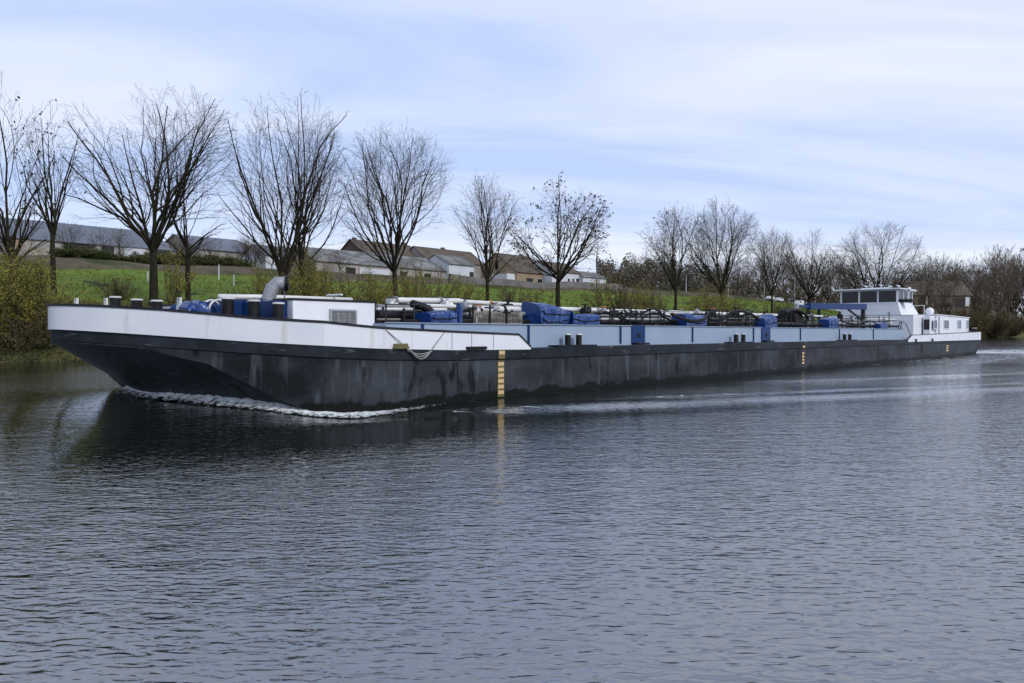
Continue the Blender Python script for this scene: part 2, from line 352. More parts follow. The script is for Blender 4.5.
    amp = math_('MULTIPLY', math_('MULTIPLY', wind.outputs[0], gust.outputs[0]), inv)
    hsum = math_('ADD', math_('MULTIPLY', n1, 0.019), math_('MULTIPLY', n2, 0.026))
    bp = N.new('ShaderNodeBump'); bp.inputs['Strength'].default_value = 1.0; bp.inputs['Distance'].default_value = 1.0
    L.new(math_('MULTIPLY', hsum, amp), bp.inputs['Height']); L.new(bp.outputs[0], b.inputs['Normal'])
    # foam flecks
    f1 = nz(2.2, 0.5, 1.0, TH * 57.3, 6.0, 0.7, 0.8)
    th = math_('SUBTRACT', 0.86, math_('MULTIPLY', af.outputs['Fac'], 0.48))
    mr = N.new('ShaderNodeMapRange'); L.new(f1, mr.inputs[0]); L.new(th, mr.inputs[1]); L.new(math_('ADD', th, 0.10), mr.inputs[2])
    mc = N.new('ShaderNodeMixRGB'); L.new(mr.outputs[0], mc.inputs[0]); mc.inputs[1].default_value = (0.007, 0.011, 0.008, 1); mc.inputs[2].default_value = (0.50, 0.53, 0.55, 1)
    L.new(mc.outputs[0], b.inputs['Base Color'])
    rr = N.new('ShaderNodeMapRange'); L.new(mr.outputs[0], rr.inputs[0]); rr.inputs[3].default_value = 0.03; rr.inputs[4].default_value = 0.7
    L.new(rr.outputs[0], b.inputs['Roughness'])
    me.materials.append(m_)
    tag(link('river_water', me), kind='structure')
build_water()

# ------------------------------------------------------------------ barge: hull
S0 = 45.0
barge = empty('tank_barge', W2(S0, PC), TH)
tag(barge, 'long low black and white tank barge steaming along the river', 'barge')
OFF = (S0, 0, 0)
def part(name, mb, m, parent=None, smooth=False, bev=0.0):
    o = link(name, mb.mesh(name, m, smooth, OFF), parent or barge)
    if bev: bevel(o, bev)
    return o
def pivot(name, parent=None):
    return link(name, None, parent or barge)
HB = 5.7
def zdeck(s): return float(np.interp(s, [7.8, 9.4, 11.0, 12.3, 14, 17, 20.5, 24, 62, 66, 94], [2.23, 2.06, 1.90, 1.80, 1.70, 1.61, 1.575, 1.60, 1.60, 1.56, 1.56]))
def zbul(s): return float(np.interp(s, [7.8, 8.4, 9.4, 11, 14, 17, 20.0], [2.845, 2.80, 2.70, 2.49, 2.25, 2.14, 2.05]))
def outline():
    """stations round the hull: near side stern -> bow -> far side stern; each (s, q, u) with u the place across the bow (None on the sides)"""
    st = []
    for s in np.concatenate([np.arange(90.6, 84.1, -0.8), np.arange(84.0, 24, -3.0), np.arange(24, 12.8, -0.7)]): st.append((float(s), -HB, None))
    for u in np.linspace(-1, 1, 41): st.append((7.82 + 4.48 * abs(u) ** 1.5, HB * u, float(u)))
    for s in np.concatenate([np.arange(13, 24, 0.7), np.arange(24, 84.1, 3.0), np.arange(84.8, 90.7, 0.8)]): st.append((float(s), HB, None))
    return st
OUT = outline()
def stern():
    return [(93.6 - 2.9 * abs(u) ** 4, HB * u) for u in np.linspace(1, -1, 25)]
def hull_profile(s, q, u):
    zd = zdeck(s)
    if u is None:
        if s > 84.2:
            zb = float(np.interp(s, [84.2, 90.7], [0.1, 0.86])); return [(s, q, zd), (s, q, 1.2), (s, q, max(0.55, zb + 0.06)), (s, q, zb), (s - 1.6, q * 0.93, -0.9)]
        return [(s, q, zd), (s, q, 1.24 if s > 14 else zd * 0.72), (s, q, 0.55), (s, q, 0.1), (s, q, -0.9)]
    a = abs(u); zk = float(np.interp(a, [0, 0.25, 0.45, 0.65, 0.8, 0.95, 1.0], [1.86, 1.80, 1.66, 1.30, 0.68, 0.08, -0.1]))
    wl = (10.95 + 1.6 * a ** 1.5, q * 0.985)
    k = (s + 0.04, q * 0.995, min(zk, zd - 0.39))
    rows = [(s, q, zd), (s + 0.01, q, max(zd - 0.38, zk + 0.0) if a < 0.6 else zd - 0.38)]
    rows.append(k)
    mid = 0.5; bul = -0.05 * (1 - a)
    rows.append((k[0] * (1 - mid) + wl[0] * mid + bul, k[1] * (1-mid) + wl[1] * mid, zk * 0.5 - bul * 0.5))
    e = (wl[0] - k[0]) / max(zk, 0.3); zk = zk
    rows.append((wl[0] + 0.9 * min(e, 1.6), wl[1], -0.9))
    return rows
def build_hull():
    mb = MB(); rows = [hull_profile(*x) for x in OUT]
    mb.strip(rows)
    # stern
    srows = []
    for (s, q) in stern():
        zd = zdeck(s); c = 1.0
        srows.append([(s, q, zd), (s, q, 1.1), (s, q, 0.92), (s - 0.1, q * 0.99, 0.86), (s - 2.6, q * 0.92, -0.9)])
    srows = [rows[-1]] + srows + [rows[0]]
    mb.strip(srows)
    hull = part('hull', mb, M['hull'], smooth=True)
    hull.modifiers.new('split', 'EDGE_SPLIT').split_angle = R(28)
    # deck plate
    mb = MB(); near = [x for x in OUT if x[1] <= 0]; 
    dr = []
    ss = np.concatenate([np.linspace(7.9, 12.3, 14), np.arange(13, 91, 3.0), np.linspace(91, 93.5, 6)])
    for s in ss:
        if s < 12.3: hw = HB * ((s - 7.82) / 4.48) ** (2/3)
        elif s > 90.7: hw = HB * max(0, (93.6 - s) / 2.9) ** 0.25
        else: hw = HB
        hw -= 0.02
        dr.append([(s, -hw, zdeck(s) + 0.004), (s, 0, zdeck(s) + 0.05), (s, hw, zdeck(s) + 0.004)])
    mb.strip(dr); part('deck', mb, M['deck'])
    # rubbing strake: a proud belt along both sides, top flush with the deck edge
    mb = MB(); rr = []
    for i, (s, q, u) in enumerate(OUT):
        prv = Vector(OUT[max(i-1, 0)][:2]); nxt = Vector(OUT[min(i+1, len(OUT)-1)][:2]); t = (nxt - prv).normalized(); n = Vector((t.y, -t.x))
        if n.dot(Vector((s, q)) - Vector((s + 0.01 if u is None else 13, 0))) < 0: n = -n
        zt = zdeck(s) + 0.012; zb = 1.22 if s > 20 else zt - 0.37; pr = float(np.interp(s, [9, 13], [0.012, 0.055]))
        rr.append([(s + n.x*f, q + n.y*f, z) for f, z in ((-0.02, zt), (pr, zt), (pr, zb + 0.03), (-0.02, zb))])
    mb.strip(rr); st = part('rubbing_strake', mb, M['strake'], hull, smooth=True); st.modifiers.new('split', 'EDGE_SPLIT').split_angle = R(30)
    # plate seams: thin weld ribs on the near side
    for s in (13.6, 17.2, 25.3, 33.5, 41.6, 49.9, 58.2):
        mb = MB(); mb.box(s - 0.02, s + 0.02, -HB - 0.012, -HB + 0.01, 0.1, 1.2 if s > 14 else 1.15)
        part('weld_seam', mb, M['strake'], hull)
    return hull
hull = build_hull()
def wall_band(rows_fn, pts, th):
    """closed wall band: outer, top, inner"""
    rr = []
    for i, (s, q) in enumerate(pts):
        a = Vector(pts[max(i-1, 0)]); b = Vector(pts[min(i+1, len(pts)-1)]); t = (b - a).normalized(); n = Vector((t.y, -t.x))
        z0, z1 = rows_fn(s, q)
        o = Vector((s, q)) ; iv = o - n * th
        rr.append([(iv.x, iv.y, z0), (o.x, o.y, z0), (o.x, o.y, z1), (iv.x, iv.y, z1)])
    return rr
def build_bulwark():
    pts = []
    for (s, q, u) in OUT:
        if s < 20.7: pts.append((s, q))
    a = Vector(pts[0]); pts = [(20.62, -HB), (20.0, -HB)] + [p for p in pts if p[0] < 19.8] + [(20.0, HB), (20.62, HB)]
    # outward normal: path runs near stern -> bow -> far stern, so outside is on the left-hand side of travel
    def zz(s, q):
        if s > 20.3: return zdeck(s) - 0.03, zdeck(s) + 0.06
        return zdeck(s) - 0.03, zbul(s)
    mb = MB(); out = []
    for i, (s, q) in enumerate(pts):
        c = Vector((20, 0)); o = Vector((s, q))
        prv = Vector(pts[max(i-1, 0)]); nxt = Vector(pts[min(i+1, len(pts)-1)]); t = (nxt - prv).normalized(); n = Vector((t.y, -t.x))
        if n.dot(o - Vector((16, 0))) < 0 and abs(q) > 1e-6: n = -n
        if abs(q) < 1e-6: n = Vector((-1, 0))
        z0, z1 = zz(s, q); a = o + n * 0.066; b = o - n * 0.02
        out.append((a, b, z0, z1, n))
    mb.strip([[(b.x, b.y, z0), (a.x, a.y, z0), (a.x, a.y, z1), (b.x, b.y, z1)] for a, b, z0, z1, n in out], close=True)
    bw = part('bulwark', mb, M['white'], smooth=True); bw.modifiers.new('split', 'EDGE_SPLIT').split_angle = R(30)
    mb = MB(); mb.strip([[(b.x - n.x*0.01, b.y - n.y*0.01, z1 - 0.002), (b.x - n.x*0.01, b.y - n.y*0.01, z1 + 0.035), (a.x + n.x*0.02, a.y + n.y*0.02, z1 + 0.035), (a.x + n.x*0.02, a.y + n.y*0.02, z1 - 0.03)] for a, b, z0, z1, n in out])
    part('cap_rail', mb, M['rail'], bw)
    for s in (16.9, 17.75, 18.75):
        mb = MB(); mb.box(s - 0.012, s + 0.012, -HB - 0.078, -HB - 0.06, zdeck(s), zbul(s)); part('weld_seam', mb, M['steel'], bw)
    # aft bulwark
    ap = [(65.2, -HB), (66.2, -HB), (75, -HB), (84, -HB)] + [p for p in reversed(stern())][0:] + [(84, HB), (75, HB), (66.2, HB), (65.2, HB)]
    out = []
    for i, (s, q) in enumerate(ap):
        o = Vector((s, q)); prv = Vector(ap[max(i-1, 0)]); nxt = Vector(ap[min(i+1, len(ap)-1)]); t = (nxt - prv).normalized(); n = Vector((t.y, -t.x))
        if n.dot(o - Vector((80, 0))) < 0: n = -n
        zt = float(np.interp(s, [65.2, 66.2, 80, 93.6], [1.60, 1.93, 2.08, 2.27])); a = o + n * 0.09; b = o - n * 0.02
        out.append((a, b, 1.42, zt, n))
    mb = MB(); mb.strip([[(b.x, b.y, z0), (a.x, a.y, z0), (a.x, a.y, z1), (b.x, b.y, z1)] for a, b, z0, z1, n in out], close=True)
    bw2 = part('stern_bulwark', mb, M['white'], smooth=True); bw2.modifiers.new('split', 'EDGE_SPLIT').split_angle = R(30)
    mb = MB(); mb.strip([[(b.x, b.y, z1 - 0.002), (b.x, b.y, z1 + 0.03), (a.x + n.x*0.015, a.y + n.y*0.015, z1 + 0.03), (a.x + n.x*0.015, a.y + n.y*0.015, z1 - 0.02)] for a, b, z0, z1, n in out])
    part('cap_rail', mb, M['rail'], bw2)
    for px in (914.5, 931):
        s = S(px, -HB); mb = MB(); mb.box(s - 0.25, s + 0.25, -HB - 0.13, -HB - 0.07, 1.42, 1.64); part('freeing_port', mb, M['dark'], bw2)
build_bulwark()

# coaming, with the tank deck it encloses
CQ = 5.1; CZ = 2.385
def build_coaming():
    c = S(904, -CQ); a = 14.9
    mb = MB(); mb.box(a, c, -CQ, -CQ + 0.05, 1.58, CZ); mb.box(a, c, CQ - 0.05, CQ, 1.58, CZ); mb.box(c - 0.05, c, -CQ + 0.052, CQ - 0.052, 1.58, CZ); mb.box(a, a + 0.05, -CQ + 0.052, CQ - 0.052, 1.58, CZ)
    co = part('coaming', mb, M['coaming'])
    mb = MB(); mb.box(a, c, -CQ - 0.05, -CQ + 0.09, CZ + 0.002, CZ + 0.03); part('coaming_rim', mb, M['coaming'], co)
    mb = MB(); mb.box(a + 0.06, c - 0.06, -CQ + 0.06, CQ - 0.06, 2.0, 2.14); part('tank_deck', mb, M['deck'])
    for px in (422, 528, 620, 692, 753, 800, 839, 873):
        s = S(px, -CQ); mb = MB(); mb.box(s - 0.04, s + 0.04, -CQ - 0.055, -CQ - 0.001, 1.67, 2.372)
        part('stiffener', mb, M['navy'], co)
    for x0, x1 in ((631, 644), (761, 769.5)):
        s0, s1 = S(x0, -CQ), S(x1, -CQ); mb = MB(); mb.box(s0, s1, -CQ - 0.06, -CQ - 0.003, 1.66, CZ + 0.034)
        g = part('gate', mb, M['navy'], co, bev=0.015)
        mb = MB(); mb.box(s0 + (s1-s0)*0.42, s0 + (s1-s0)*0.62, -CQ - 0.09, -CQ - 0.062, 1.92, 2.08); part('latch', mb, M['black'], g)
        mb = MB(); mb.box(s0 + 0.02, s1 - 0.02, -CQ - 0.3, -CQ - 0.065, 1.62, 1.70); part('step', mb, M['black'], g)
build_coaming()

# bollards
def bollard(s, q, z0, z1, r, cap=True, name='bollard'):
    mb = MB(); mb.tube([(s, q, z0), (s, q, z1 - 0.05)], r, 16); o = part(name, mb, M['black'], smooth=True); o.modifiers.new('split', 'EDGE_SPLIT').split_angle = R(40)
    mb = MB(); mb.tube([(s, q, z1 - 0.048), (s, q, z1 - 0.01), (s, q, z1)], [r * 1.14, r * 1.14, r * 0.9], 16)
    part('bollard_cap', mb, M['pipe_white'] if cap else M['black'], o)
    return o
for px, pyt, q in ((115.5, 296.3, 1.4), (137, 298.8, 0.6), (157, 300.0, -0.3)):
    s = S(px, q); bollard(s, q, zdeck(s), Z(px, pyt, q), 0.15)
for px, pyt, q, r in ((228, 297.4, -3.3, 0.16), (254, 299.7, -4.0, 0.15), (278.5, 302.3, -4.5, 0.14)):
    s = S(px, q); bollard(s, q, zdeck(s), Z(px, pyt, q), r)
for a, b in ((567.8, 578.8), (736, 743.3), (844.6, 849.8)):
    q = -5.42; s0, s1 = S(a, q), S(b, q)
    mb = MB(); mb.box(s0 - 0.9, s1 + 0.9, q - 0.2, q + 0.2, 1.606, 1.665); bb = part('bollard_base', mb, M['strake'])
    for s in (s0, s1):
        mb = MB(); mb.tube([(s, q, 1.667), (s, q, 2.03)], 0.11, 14); o = part('bollard', mb, M['black'], smooth=True); o.modifiers.new('split', 'EDGE_SPLIT').split_angle = R(40)
        mb = MB(); mb.tube([(s, q, 2.032), (s, q, 2.075)], [0.13, 0.12], 14); part('bollard_cap', mb, M['pipe_white'], o)
# bow fittings: fairleads and little cowl
for px, pyt, q in ((76.5, 298, 1.8), (106, 298, 2.6), (179.5, 297.5, -1.4)):
    s = S(px, q); z0, z1 = zdeck(s), Z(px, pyt, q); mb = MB()
    mb.box(s - 0.05, s + 0.05, q - 0.09, q + 0.09, z0, z1 - 0.22)
    for d in (-0.065, 0.065): mb.box(s - 0.03, s + 0.03, q + d - 0.02, q + d + 0.02, z1 - 0.219, z1 - 0.04)
    mb.box(s - 0.03, s + 0.03, q - 0.09, q + 0.09, z1 - 0.039, z1 + 0.0)
    part('fairlead', mb, M['pipe_white'])
# anchor winch
def winch():
    q = -2.2; s0 = S(192, q); s1 = S(222, q); z0 = zdeck(s0)
    w = pivot('anchor_winch')
    mb = MB(); mb.box(s0 - 0.5, s1 + 0.3, q - 0.2, q + 1.6, z0, z0 + 0.25); part('winch_base', mb, M['navy'], w)
    for dq in (0.0, 0.75):
        mb = MB(); c = (s0 + 0.35, q + dq, z0 + 0.62)
        mb.tube([(c[0], c[1], c[2]), (c[0], c[1] + 0.08, c[2])], 0.40, 20); mb.tube([(c[0], c[1] + 0.081, c[2]), (c[0], c[1] + 0.52, c[2])], 0.22, 16); mb.tube([(c[0], c[1] + 0.521, c[2]), (c[0], c[1] + 0.60, c[2])], 0.40, 20)
        part('winch_drum', mb, M['navy'], w)
    mb = MB(); mb.box(s1 - 0.35, s1 + 0.2, q, q + 1.2, z0 + 0.252, z0 + 0.95); part('gear_case', mb, M['navy'], w, bev=0.05)
    for dq in (-0.06, 0.35):
        mb = MB(); pts = [(s0 + 0.75 + 0.3 * math.cos(t), q + dq, z0 + 0.75 + 0.33 * math.sin(t)) for t in np.linspace(-0.4, math.pi + 0.6, 14)]
        mb.tube(pts, 0.03, 6); part('guard_hoop', mb, M['pipe_white'], w)
winch()

# forward house, swan-neck ventilator, lowered mast
def forward_house():
    q = -4.5; s0, s1 = S(293, q), S(375, q); zt = 2.99
    mb = MB(); mb.box(s0, s1, q, 3.9, zdeck(s0) - 0.1, zt); h = part('forward_house', mb, M['cabin_white'], bev=0.03)
    mb = MB(); mb.box(s0 - 0.05, s1 + 0.05, q - 0.03, 3.95, zt + 0.002, zt + 0.05); part('roof_rim', mb, M['rail'], h)
    a, b = S(329, q), S(355.5, q); z0, z1 = Z(342, 326, q), Z(342, 309.5, q)
    mb = MB(); mb.box(a, b, q - 0.05, q - 0.004, z0, z1); mb.cur = 1
    mb2 = MB(); t = 0.05
    mb2.box(a, b, q - 0.075, q - 0.004, z1 - t, z1); mb2.box(a, b, q - 0.075, q - 0.004, z0, z0 + t); mb2.box(a, a + t, q - 0.075, q - 0.004, z0 + t, z1 - t); mb2.box(b - t, b, q - 0.075, q - 0.004, z0 + t, z1 - t)
    g = part('louvre_frame', mb2, M['steel'], h)
    mb = MB(); mb.box(a + t, b - t, q - 0.02, q - 0.004, z0 + t, z1 - t); part('louvre_backing', mb, M['wall_grey'], g)
    mb = MB(); n = 9
    for i in range(n):
        z = z0 + t + (z1 - z0 - 2*t) * (i + 0.5) / n
        mb.add([(a + t, q - 0.065, z - 0.012), (b - t, q - 0.065, z - 0.012), (b - t, q - 0.022, z + 0.028), (a + t, q - 0.022, z + 0.028)], [(0, 1, 2, 3)])
    for i in range(1, 4):
        x = a + t + (b - a - 2*t) * i / 4; mb.box(x - 0.01, x + 0.01, q - 0.072, q - 0.021, z0 + t, z1 - t)
    part('louvre_slats', mb, M['steel'], g)
    # blue end locker next to the white side
    mb = MB(); sa = S(283.5, q); mb.box(sa - 0.1, s0 - 0.01, q + 0.25, 1.0, zdeck(s0), zt - 0.02); part('blue_locker', mb, M['navy'], bev=0.02)
    mb = MB(); sa, sb = S(259, -3.4), S(272, -3.4); mb.box(sa, sb, -3.4, -2.4, zdeck(sa), Z(265, 299, -3.4)); part('blue_locker', mb, M['navy'], bev=0.02)
    mb = MB(); sa, sb = S(233, -2.6), S(250, -2.6); mb.box(sa, sb, -2.6, -1.2, zdeck(sa), Z(240, 300, -2.6)); part('blue_locker', mb, M['navy'], bev=0.02)
    return s0, s1
fh0, fh1 = forward_house()
def ventilator():
    q = -3.4; s = S(268, q); zb = Z(268, 304, q); zt = Z(268, 287, q)
    v = pivot('ventilator'); mb = MB()
    # riser, then a bend towards the stern with the mouth facing aft
    pts = [(s - 0.02, q, zdeck(s)), (s - 0.02, q, zb - 0.1), (s, q, zb + 0.12), (s + 0.12, q - 0.02, zt - 0.04), (s + 0.26, q - 0.08, zt + 0.11), (s + 0.42, q - 0.20, zt + 0.11)]
    mb.tube(pts, [0.15, 0.15, 0.185, 0.19, 0.19, 0.19], 20); part('duct', mb, M['duct'], v, True)
    mb = MB(); e = Vector(pts[-1]); d = (Vector(pts[-1]) - Vector(pts[-2])).normalized()
    mb.tube([e, e + d * 0.09], 0.205, 20); part('mouth_ring', mb, M['black'], v)
    for k, i in enumerate((2, 3, 4)):
        mb = MB(); c = Vector(pts[i]); d = (Vector(pts[i+1]) - Vector(pts[i-1])).normalized(); mb.tube([c - d * 0.012, c + d * 0.012], 0.20, 20); part('duct_seam', mb, M['steel'], v)
    mb = MB(); mb.tube([(s + 0.45, q - 0.1, zt + 0.02), (s + 0.5, q - 0.05, zb + 0.1)], 0.02, 6); part('stay', mb, M['steel'], v)
ventilator()
def lowered_mast():
    q = -1.4; m_ = pivot('lowered_mast')
    a = (S(219, q), q, Z(219, 297, q)); b = (S(268, q), q, Z(268, 297.2, q)); c = (S(352, q - 0.3), q - 0.3, Z(352, 299.5, q - 0.3))
    mb = MB(); mb.tube([a, b, c], [0.09, 0.08, 0.06], 10); part('mast_tube', mb, M['pipe_white'], m_, True)
    mb = MB(); mb.tube([(c[0] - 0.7, c[1] - 0.4, c[2] + 0.12), (c[0] - 0.7, c[1] + 0.4, c[2] + 0.12)], 0.035, 8); part('crosstree', mb, M['pipe_white'], m_)
    mb = MB(); mb.tube([(a[0] + 0.3, q, zdeck(a[0])), (a[0] + 0.3, q, a[2] - 0.05)], 0.06, 8); part('mast_rest', mb, M['black'], m_)
    mb = MB(); mb.tube([(S(252, q), q - 0.1, Z(252, 299, q)), (S(345, q), q - 0.1, Z(345, 301.5, q))], 0.05, 8); part('stay_bar', mb, M['pipe_grey'], m_)
lowered_mast()

# ------------------------------------------------------------------ barge: pipework on the tank deck
rnd = random.Random(7)
def pipe(px0, px1, py0, py1, q, r, m, n=10, name='pipe'):
    a = (S(px0, q), q, Z(px0, py0, q)); b = (S(px1, q), q, Z(px1, py1, q)); mb = MB(); mb.tube([a, b], r, n)
    o = part(name, mb, m, smooth=True); o.modifiers.new('split', 'EDGE_SPLIT').split_angle = R(50); return o
def flanges(o, px, py, q, r, m=None):
    mb = MB(); s = S(px, q); z = Z(px, py, q); mb.tube([(s - 0.05, q, z), (s + 0.05, q, z)], r, 12); part('flange', mb, m or M['pipe_grey'], o)
# long pipe runs; heights follow what shows above the coaming
o = pipe(388, 463, 300.2, 301.2, -2.2, 0.105, M['pipe_white']); flanges(o, 395, 300.2, -2.2, 0.14); flanges(o, 440, 300.8, -2.2, 0.14)
o = pipe(463, 521, 301.8, 305.0, -2.1, 0.085, M['pipe_white']); flanges(o, 490, 303.3, -2.1, 0.12, M['orange'])
pipe(377, 430, 306.3, 306.8, -3.2, 0.075, M['pipe_grey']); pipe(377, 446, 309.3, 309.6, -3.6, 0.06, M['pipe_white'])
pipe(377, 432, 315.0, 315.4, -3.9, 0.16, M['black']); pipe(377, 400, 319.4, 319.4, -4.3, 0.035, M['ply']); pipe(408, 458, 305.2, 306.6, -3.0, 0.07, M['pipe_white'])
o = pipe(480, 560, 309.2, 310.0, -3.3, 0.12, M['pipe_white']); flanges(o, 503, 309.3, -3.3, 0.16, M['black']); flanges(o, 520, 309.5, -3.3, 0.16)
pipe(463, 540, 314.0, 314.0, -3.9, 0.055, M['pipe_grey']); pipe(463, 540, 306.5, 307, -2.6, 0.06, M['pipe_grey'])
o = pipe(560, 612, 309.2, 310.5, -2.6, 0.10, M['pipe_white']); flanges(o, 588, 309.9, -2.6, 0.16, M['black']); flanges(o, 596, 310.1, -2.6, 0.14)
o = pipe(604, 678, 311.0, 312.6, -2.7, 0.105, M['pipe_white']); flanges(o, 629, 311.5, -2.7, 0.15, M['black']); flanges(o, 658, 312.0, -2.7, 0.15, M['black'])
pipe(600, 690, 319.0, 319.6, -3.9, 0.05, M['pipe_white']); pipe(600, 690, 315.6, 316.4, -3.4, 0.05, M['pipe_grey']); pipe(600, 680, 322.5, 322.8, -4.3, 0.045, M['ply'])
o = pipe(678, 745, 312.8, 314.5, -2.6, 0.10, M['pipe_white']); flanges(o, 700, 313.4, -2.6, 0.14); flanges(o, 735, 314.2, -2.6, 0.15, M['black'])
pipe(700, 800, 318.6, 320.4, -3.6, 0.055, M['pipe_white']); pipe(700, 800, 322.2, 323.2, -4.2, 0.05, M['pipe_grey']); pipe(700, 760, 315.6, 316.6, -3.1, 0.05, M['black'])
o = pipe(745, 822, 314.6, 316.5, -2.4, 0.10, M['pipe_white']); flanges(o, 790, 315.8, -2.4, 0.15, M['black'])
pipe(800, 892, 320.6, 322.8, -3.4, 0.055, M['pipe_white']); pipe(800, 890, 324.4, 325.3, -4.3, 0.05, M['pipe_grey']); pipe(822, 895, 317.5, 319.6, -2.2, 0.08, M['pipe_white'])
pipe(402, 600, 321.5, 321.6, -4.35, 0.08, M['black']); pipe(600, 760, 322.0, 323.0, -4.4, 0.09, M['black']); pipe(760, 898, 323.6, 326.4, -4.4, 0.10, M['black'])
pipe(466, 600, 317.5, 317.8, -4.0, 0.045, M['black']); pipe(600, 890, 317.2, 321.6, -3.8, 0.05, M['rail'])
for px in (473, 490, 507, 610, 622, 636, 650, 661, 709, 719, 727, 739, 746, 782, 791, 806, 814, 842, 852, 861, 870, 889):
    q = -4.5; s_ = S(px, q); z_ = Z(px, rnd.uniform(303, 312) + (px - 470) * 0.02, q); mb = MB(); mb.tube([(s_, q, 2.142), (s_, q, z_)], 0.035, 6); mb.tube([(s_ - 0.22, q + 0.04, z_ - 0.1), (s_ + 0.22, q + 0.04, z_ - 0.1)], 0.03, 6); part('hose_davit', mb, M['black'])
cw = pivot('dark_backing')  # added box, a dark backing behind the near pipe runs
mb = MB(); mb.box(16.0, 65.0, -0.75, 0.3, 2.74, 2.80); part('backing_top', mb, M['rail'], cw)
mb = MB(); mb.box(16.0, 65.0, -0.72, -0.68, 2.142, 2.735); part('backing_side', mb, M['rail'], cw)
for q in (0.8, 2.6, 4.0):                                   # the far side's runs, hidden from the near bank
    mb = MB(); mb.tube([(16.0, q, 2.75), (64.0, q, 2.72)], 0.09, 8); part('pipe', mb, M['pipe_white'], smooth=True)
# pipe trestles standing on the tank deck under the runs
for px in (383, 404, 424, 470, 482, 499, 512, 545, 612, 621, 641, 664, 706, 716, 728, 748, 786, 812, 828, 858, 879):
    q = -4.0 + rnd.uniform(-0.3, 0.3); s = S(px, q); zt = Z(px, 305 + (px - 380) * 0.022, q) + rnd.uniform(-0.1, 0.06)
    mb = MB(); mb.box(s - 0.03, s + 0.03, q - 0.03, q + 0.03, 2.142, zt); mb.box(s - 0.03, s + 0.03, q + 2.4, q + 2.46, 2.142, zt - 0.02); mb.box(s - 0.03, s + 0.03, q + 0.031, q + 2.399, zt - 0.16, zt - 0.10); mb.box(s - 0.03, s + 0.03, q + 0.031, q + 2.399, 2.5, 2.55)
    part('pipe_trestle', mb, M['rail'])
# valves with handwheels
def valve(px, py, q, m):
    s = S(px, q); z = Z(px, py, q); v = pivot('valve'); v.location = (s - S0, q, z)
    def vp(n, mb, mm): o = link(n, mb.mesh(n, mm), v); return o
    mb = MB(); mb.tube([(-0.18, 0, -0.3), (-0.08, 0, -0.3), (0.08, 0, -0.3), (0.18, 0, -0.3)], [0.17, 0.12, 0.12, 0.17], 12); mb.tube([(0, 0, -0.3), (0, 0, -0.02)], [0.09, 0.05], 8); vp('valve_body', mb, m)
    mb = MB(); mb.tube([(0.15*math.cos(t), 0.15*math.sin(t), 0) for t in np.linspace(0, 2*math.pi, 17)], 0.018, 6, False); mb.box(-0.15, 0.15, -0.012, 0.012, -0.012, 0.012); mb.box(-0.012, 0.012, -0.15, -0.0125, -0.0119, 0.0119); mb.box(-0.012, 0.012, 0.0125, 0.15, -0.0119, 0.0119); vp('handwheel', mb, M['orange'] if rnd.random() < 0.15 else M['black'])
    return v
for px, py, q in ((392, 298, -2.9), (447, 297.5, -2.6), (465, 298.5, -3.2), (478, 305.5, -3.2), (494, 303, -3.4), (508, 300, -2.5), (585, 304.5, -3.0), (603, 307, -2.8), (614, 307, -3.4), (650, 308.5, -3.2), (666, 310.5, -3.5), (681, 308.5, -2.3), (697, 307.5, -2.8), (712, 308.5, -3.0), (735, 308, -3.1), (748, 310, -3.4), (764, 312, -3.0), (811, 312.5, -3.5), (826, 314, -3.0), (840, 312, -3.4), (851, 315, -3.6), (866, 317, -3.7), (884, 317, -3.5)):
    valve(px, py, q, rnd.choice([M['pipe_white'], M['steel'], M['pipe_grey'], M['black'], M['pipe_white']]))
# valve risers: short vertical pieces and manifold boxes between the runs
for k in range(46):
    px = rnd.choice([rnd.uniform(466, 520), rnd.uniform(600, 672), rnd.uniform(706, 756), rnd.uniform(836, 892), rnd.uniform(776, 820)])
    q = rnd.uniform(-4.4, -2.6); s = S(px, q); h = rnd.uniform(0.25, 0.62); mb = MB(); r = rnd.uniform(0.03, 0.075)
    pts = [(s, q, 2.142), (s, q, 2.3 + h)]
    if rnd.random() < 0.5: pts += [(s + 0.06, q, 2.36 + h), (s + 0.25, q, 2.36 + h)]
    mb.tube(pts, r, 8); part('riser', mb, rnd.choice([M['pipe_white'], M['pipe_grey'], M['black'], M['ply'], M['steel']]))
# walkway with a grated side, and its rail posts
def walkway():
    q = -4.45; s0, s1 = S(474, q), S(522, q); z0, z1 = Z(498, 322.5, q), Z(498, 312.5, q)
    w = pivot('walkway'); mb = MB(); mb.box(s0, s1, q, q + 0.8, z0 - 0.05, z0); part('tread', mb, M['ply'], w)
    mb = MB(); n = 26
    for i in range(n + 1):
        x = s0 + (s1 - s0) * i / n; mb.box(x - 0.014, x + 0.014, q - 0.012, q + 0.012, z0 + 0.002, z1 - 0.022)
    part('side_grating', mb, M['ply'], w)
    mb = MB(); mb.box(s0, s1, q - 0.02, q + 0.02, z1 - 0.02, z1 + 0.02); mb.box(s0, s1, q + 0.014, q + 0.03, (z0 + z1) / 2 - 0.02, (z0 + z1) / 2 + 0.02); part('handrail', mb, M['ply'], w)
walkway()
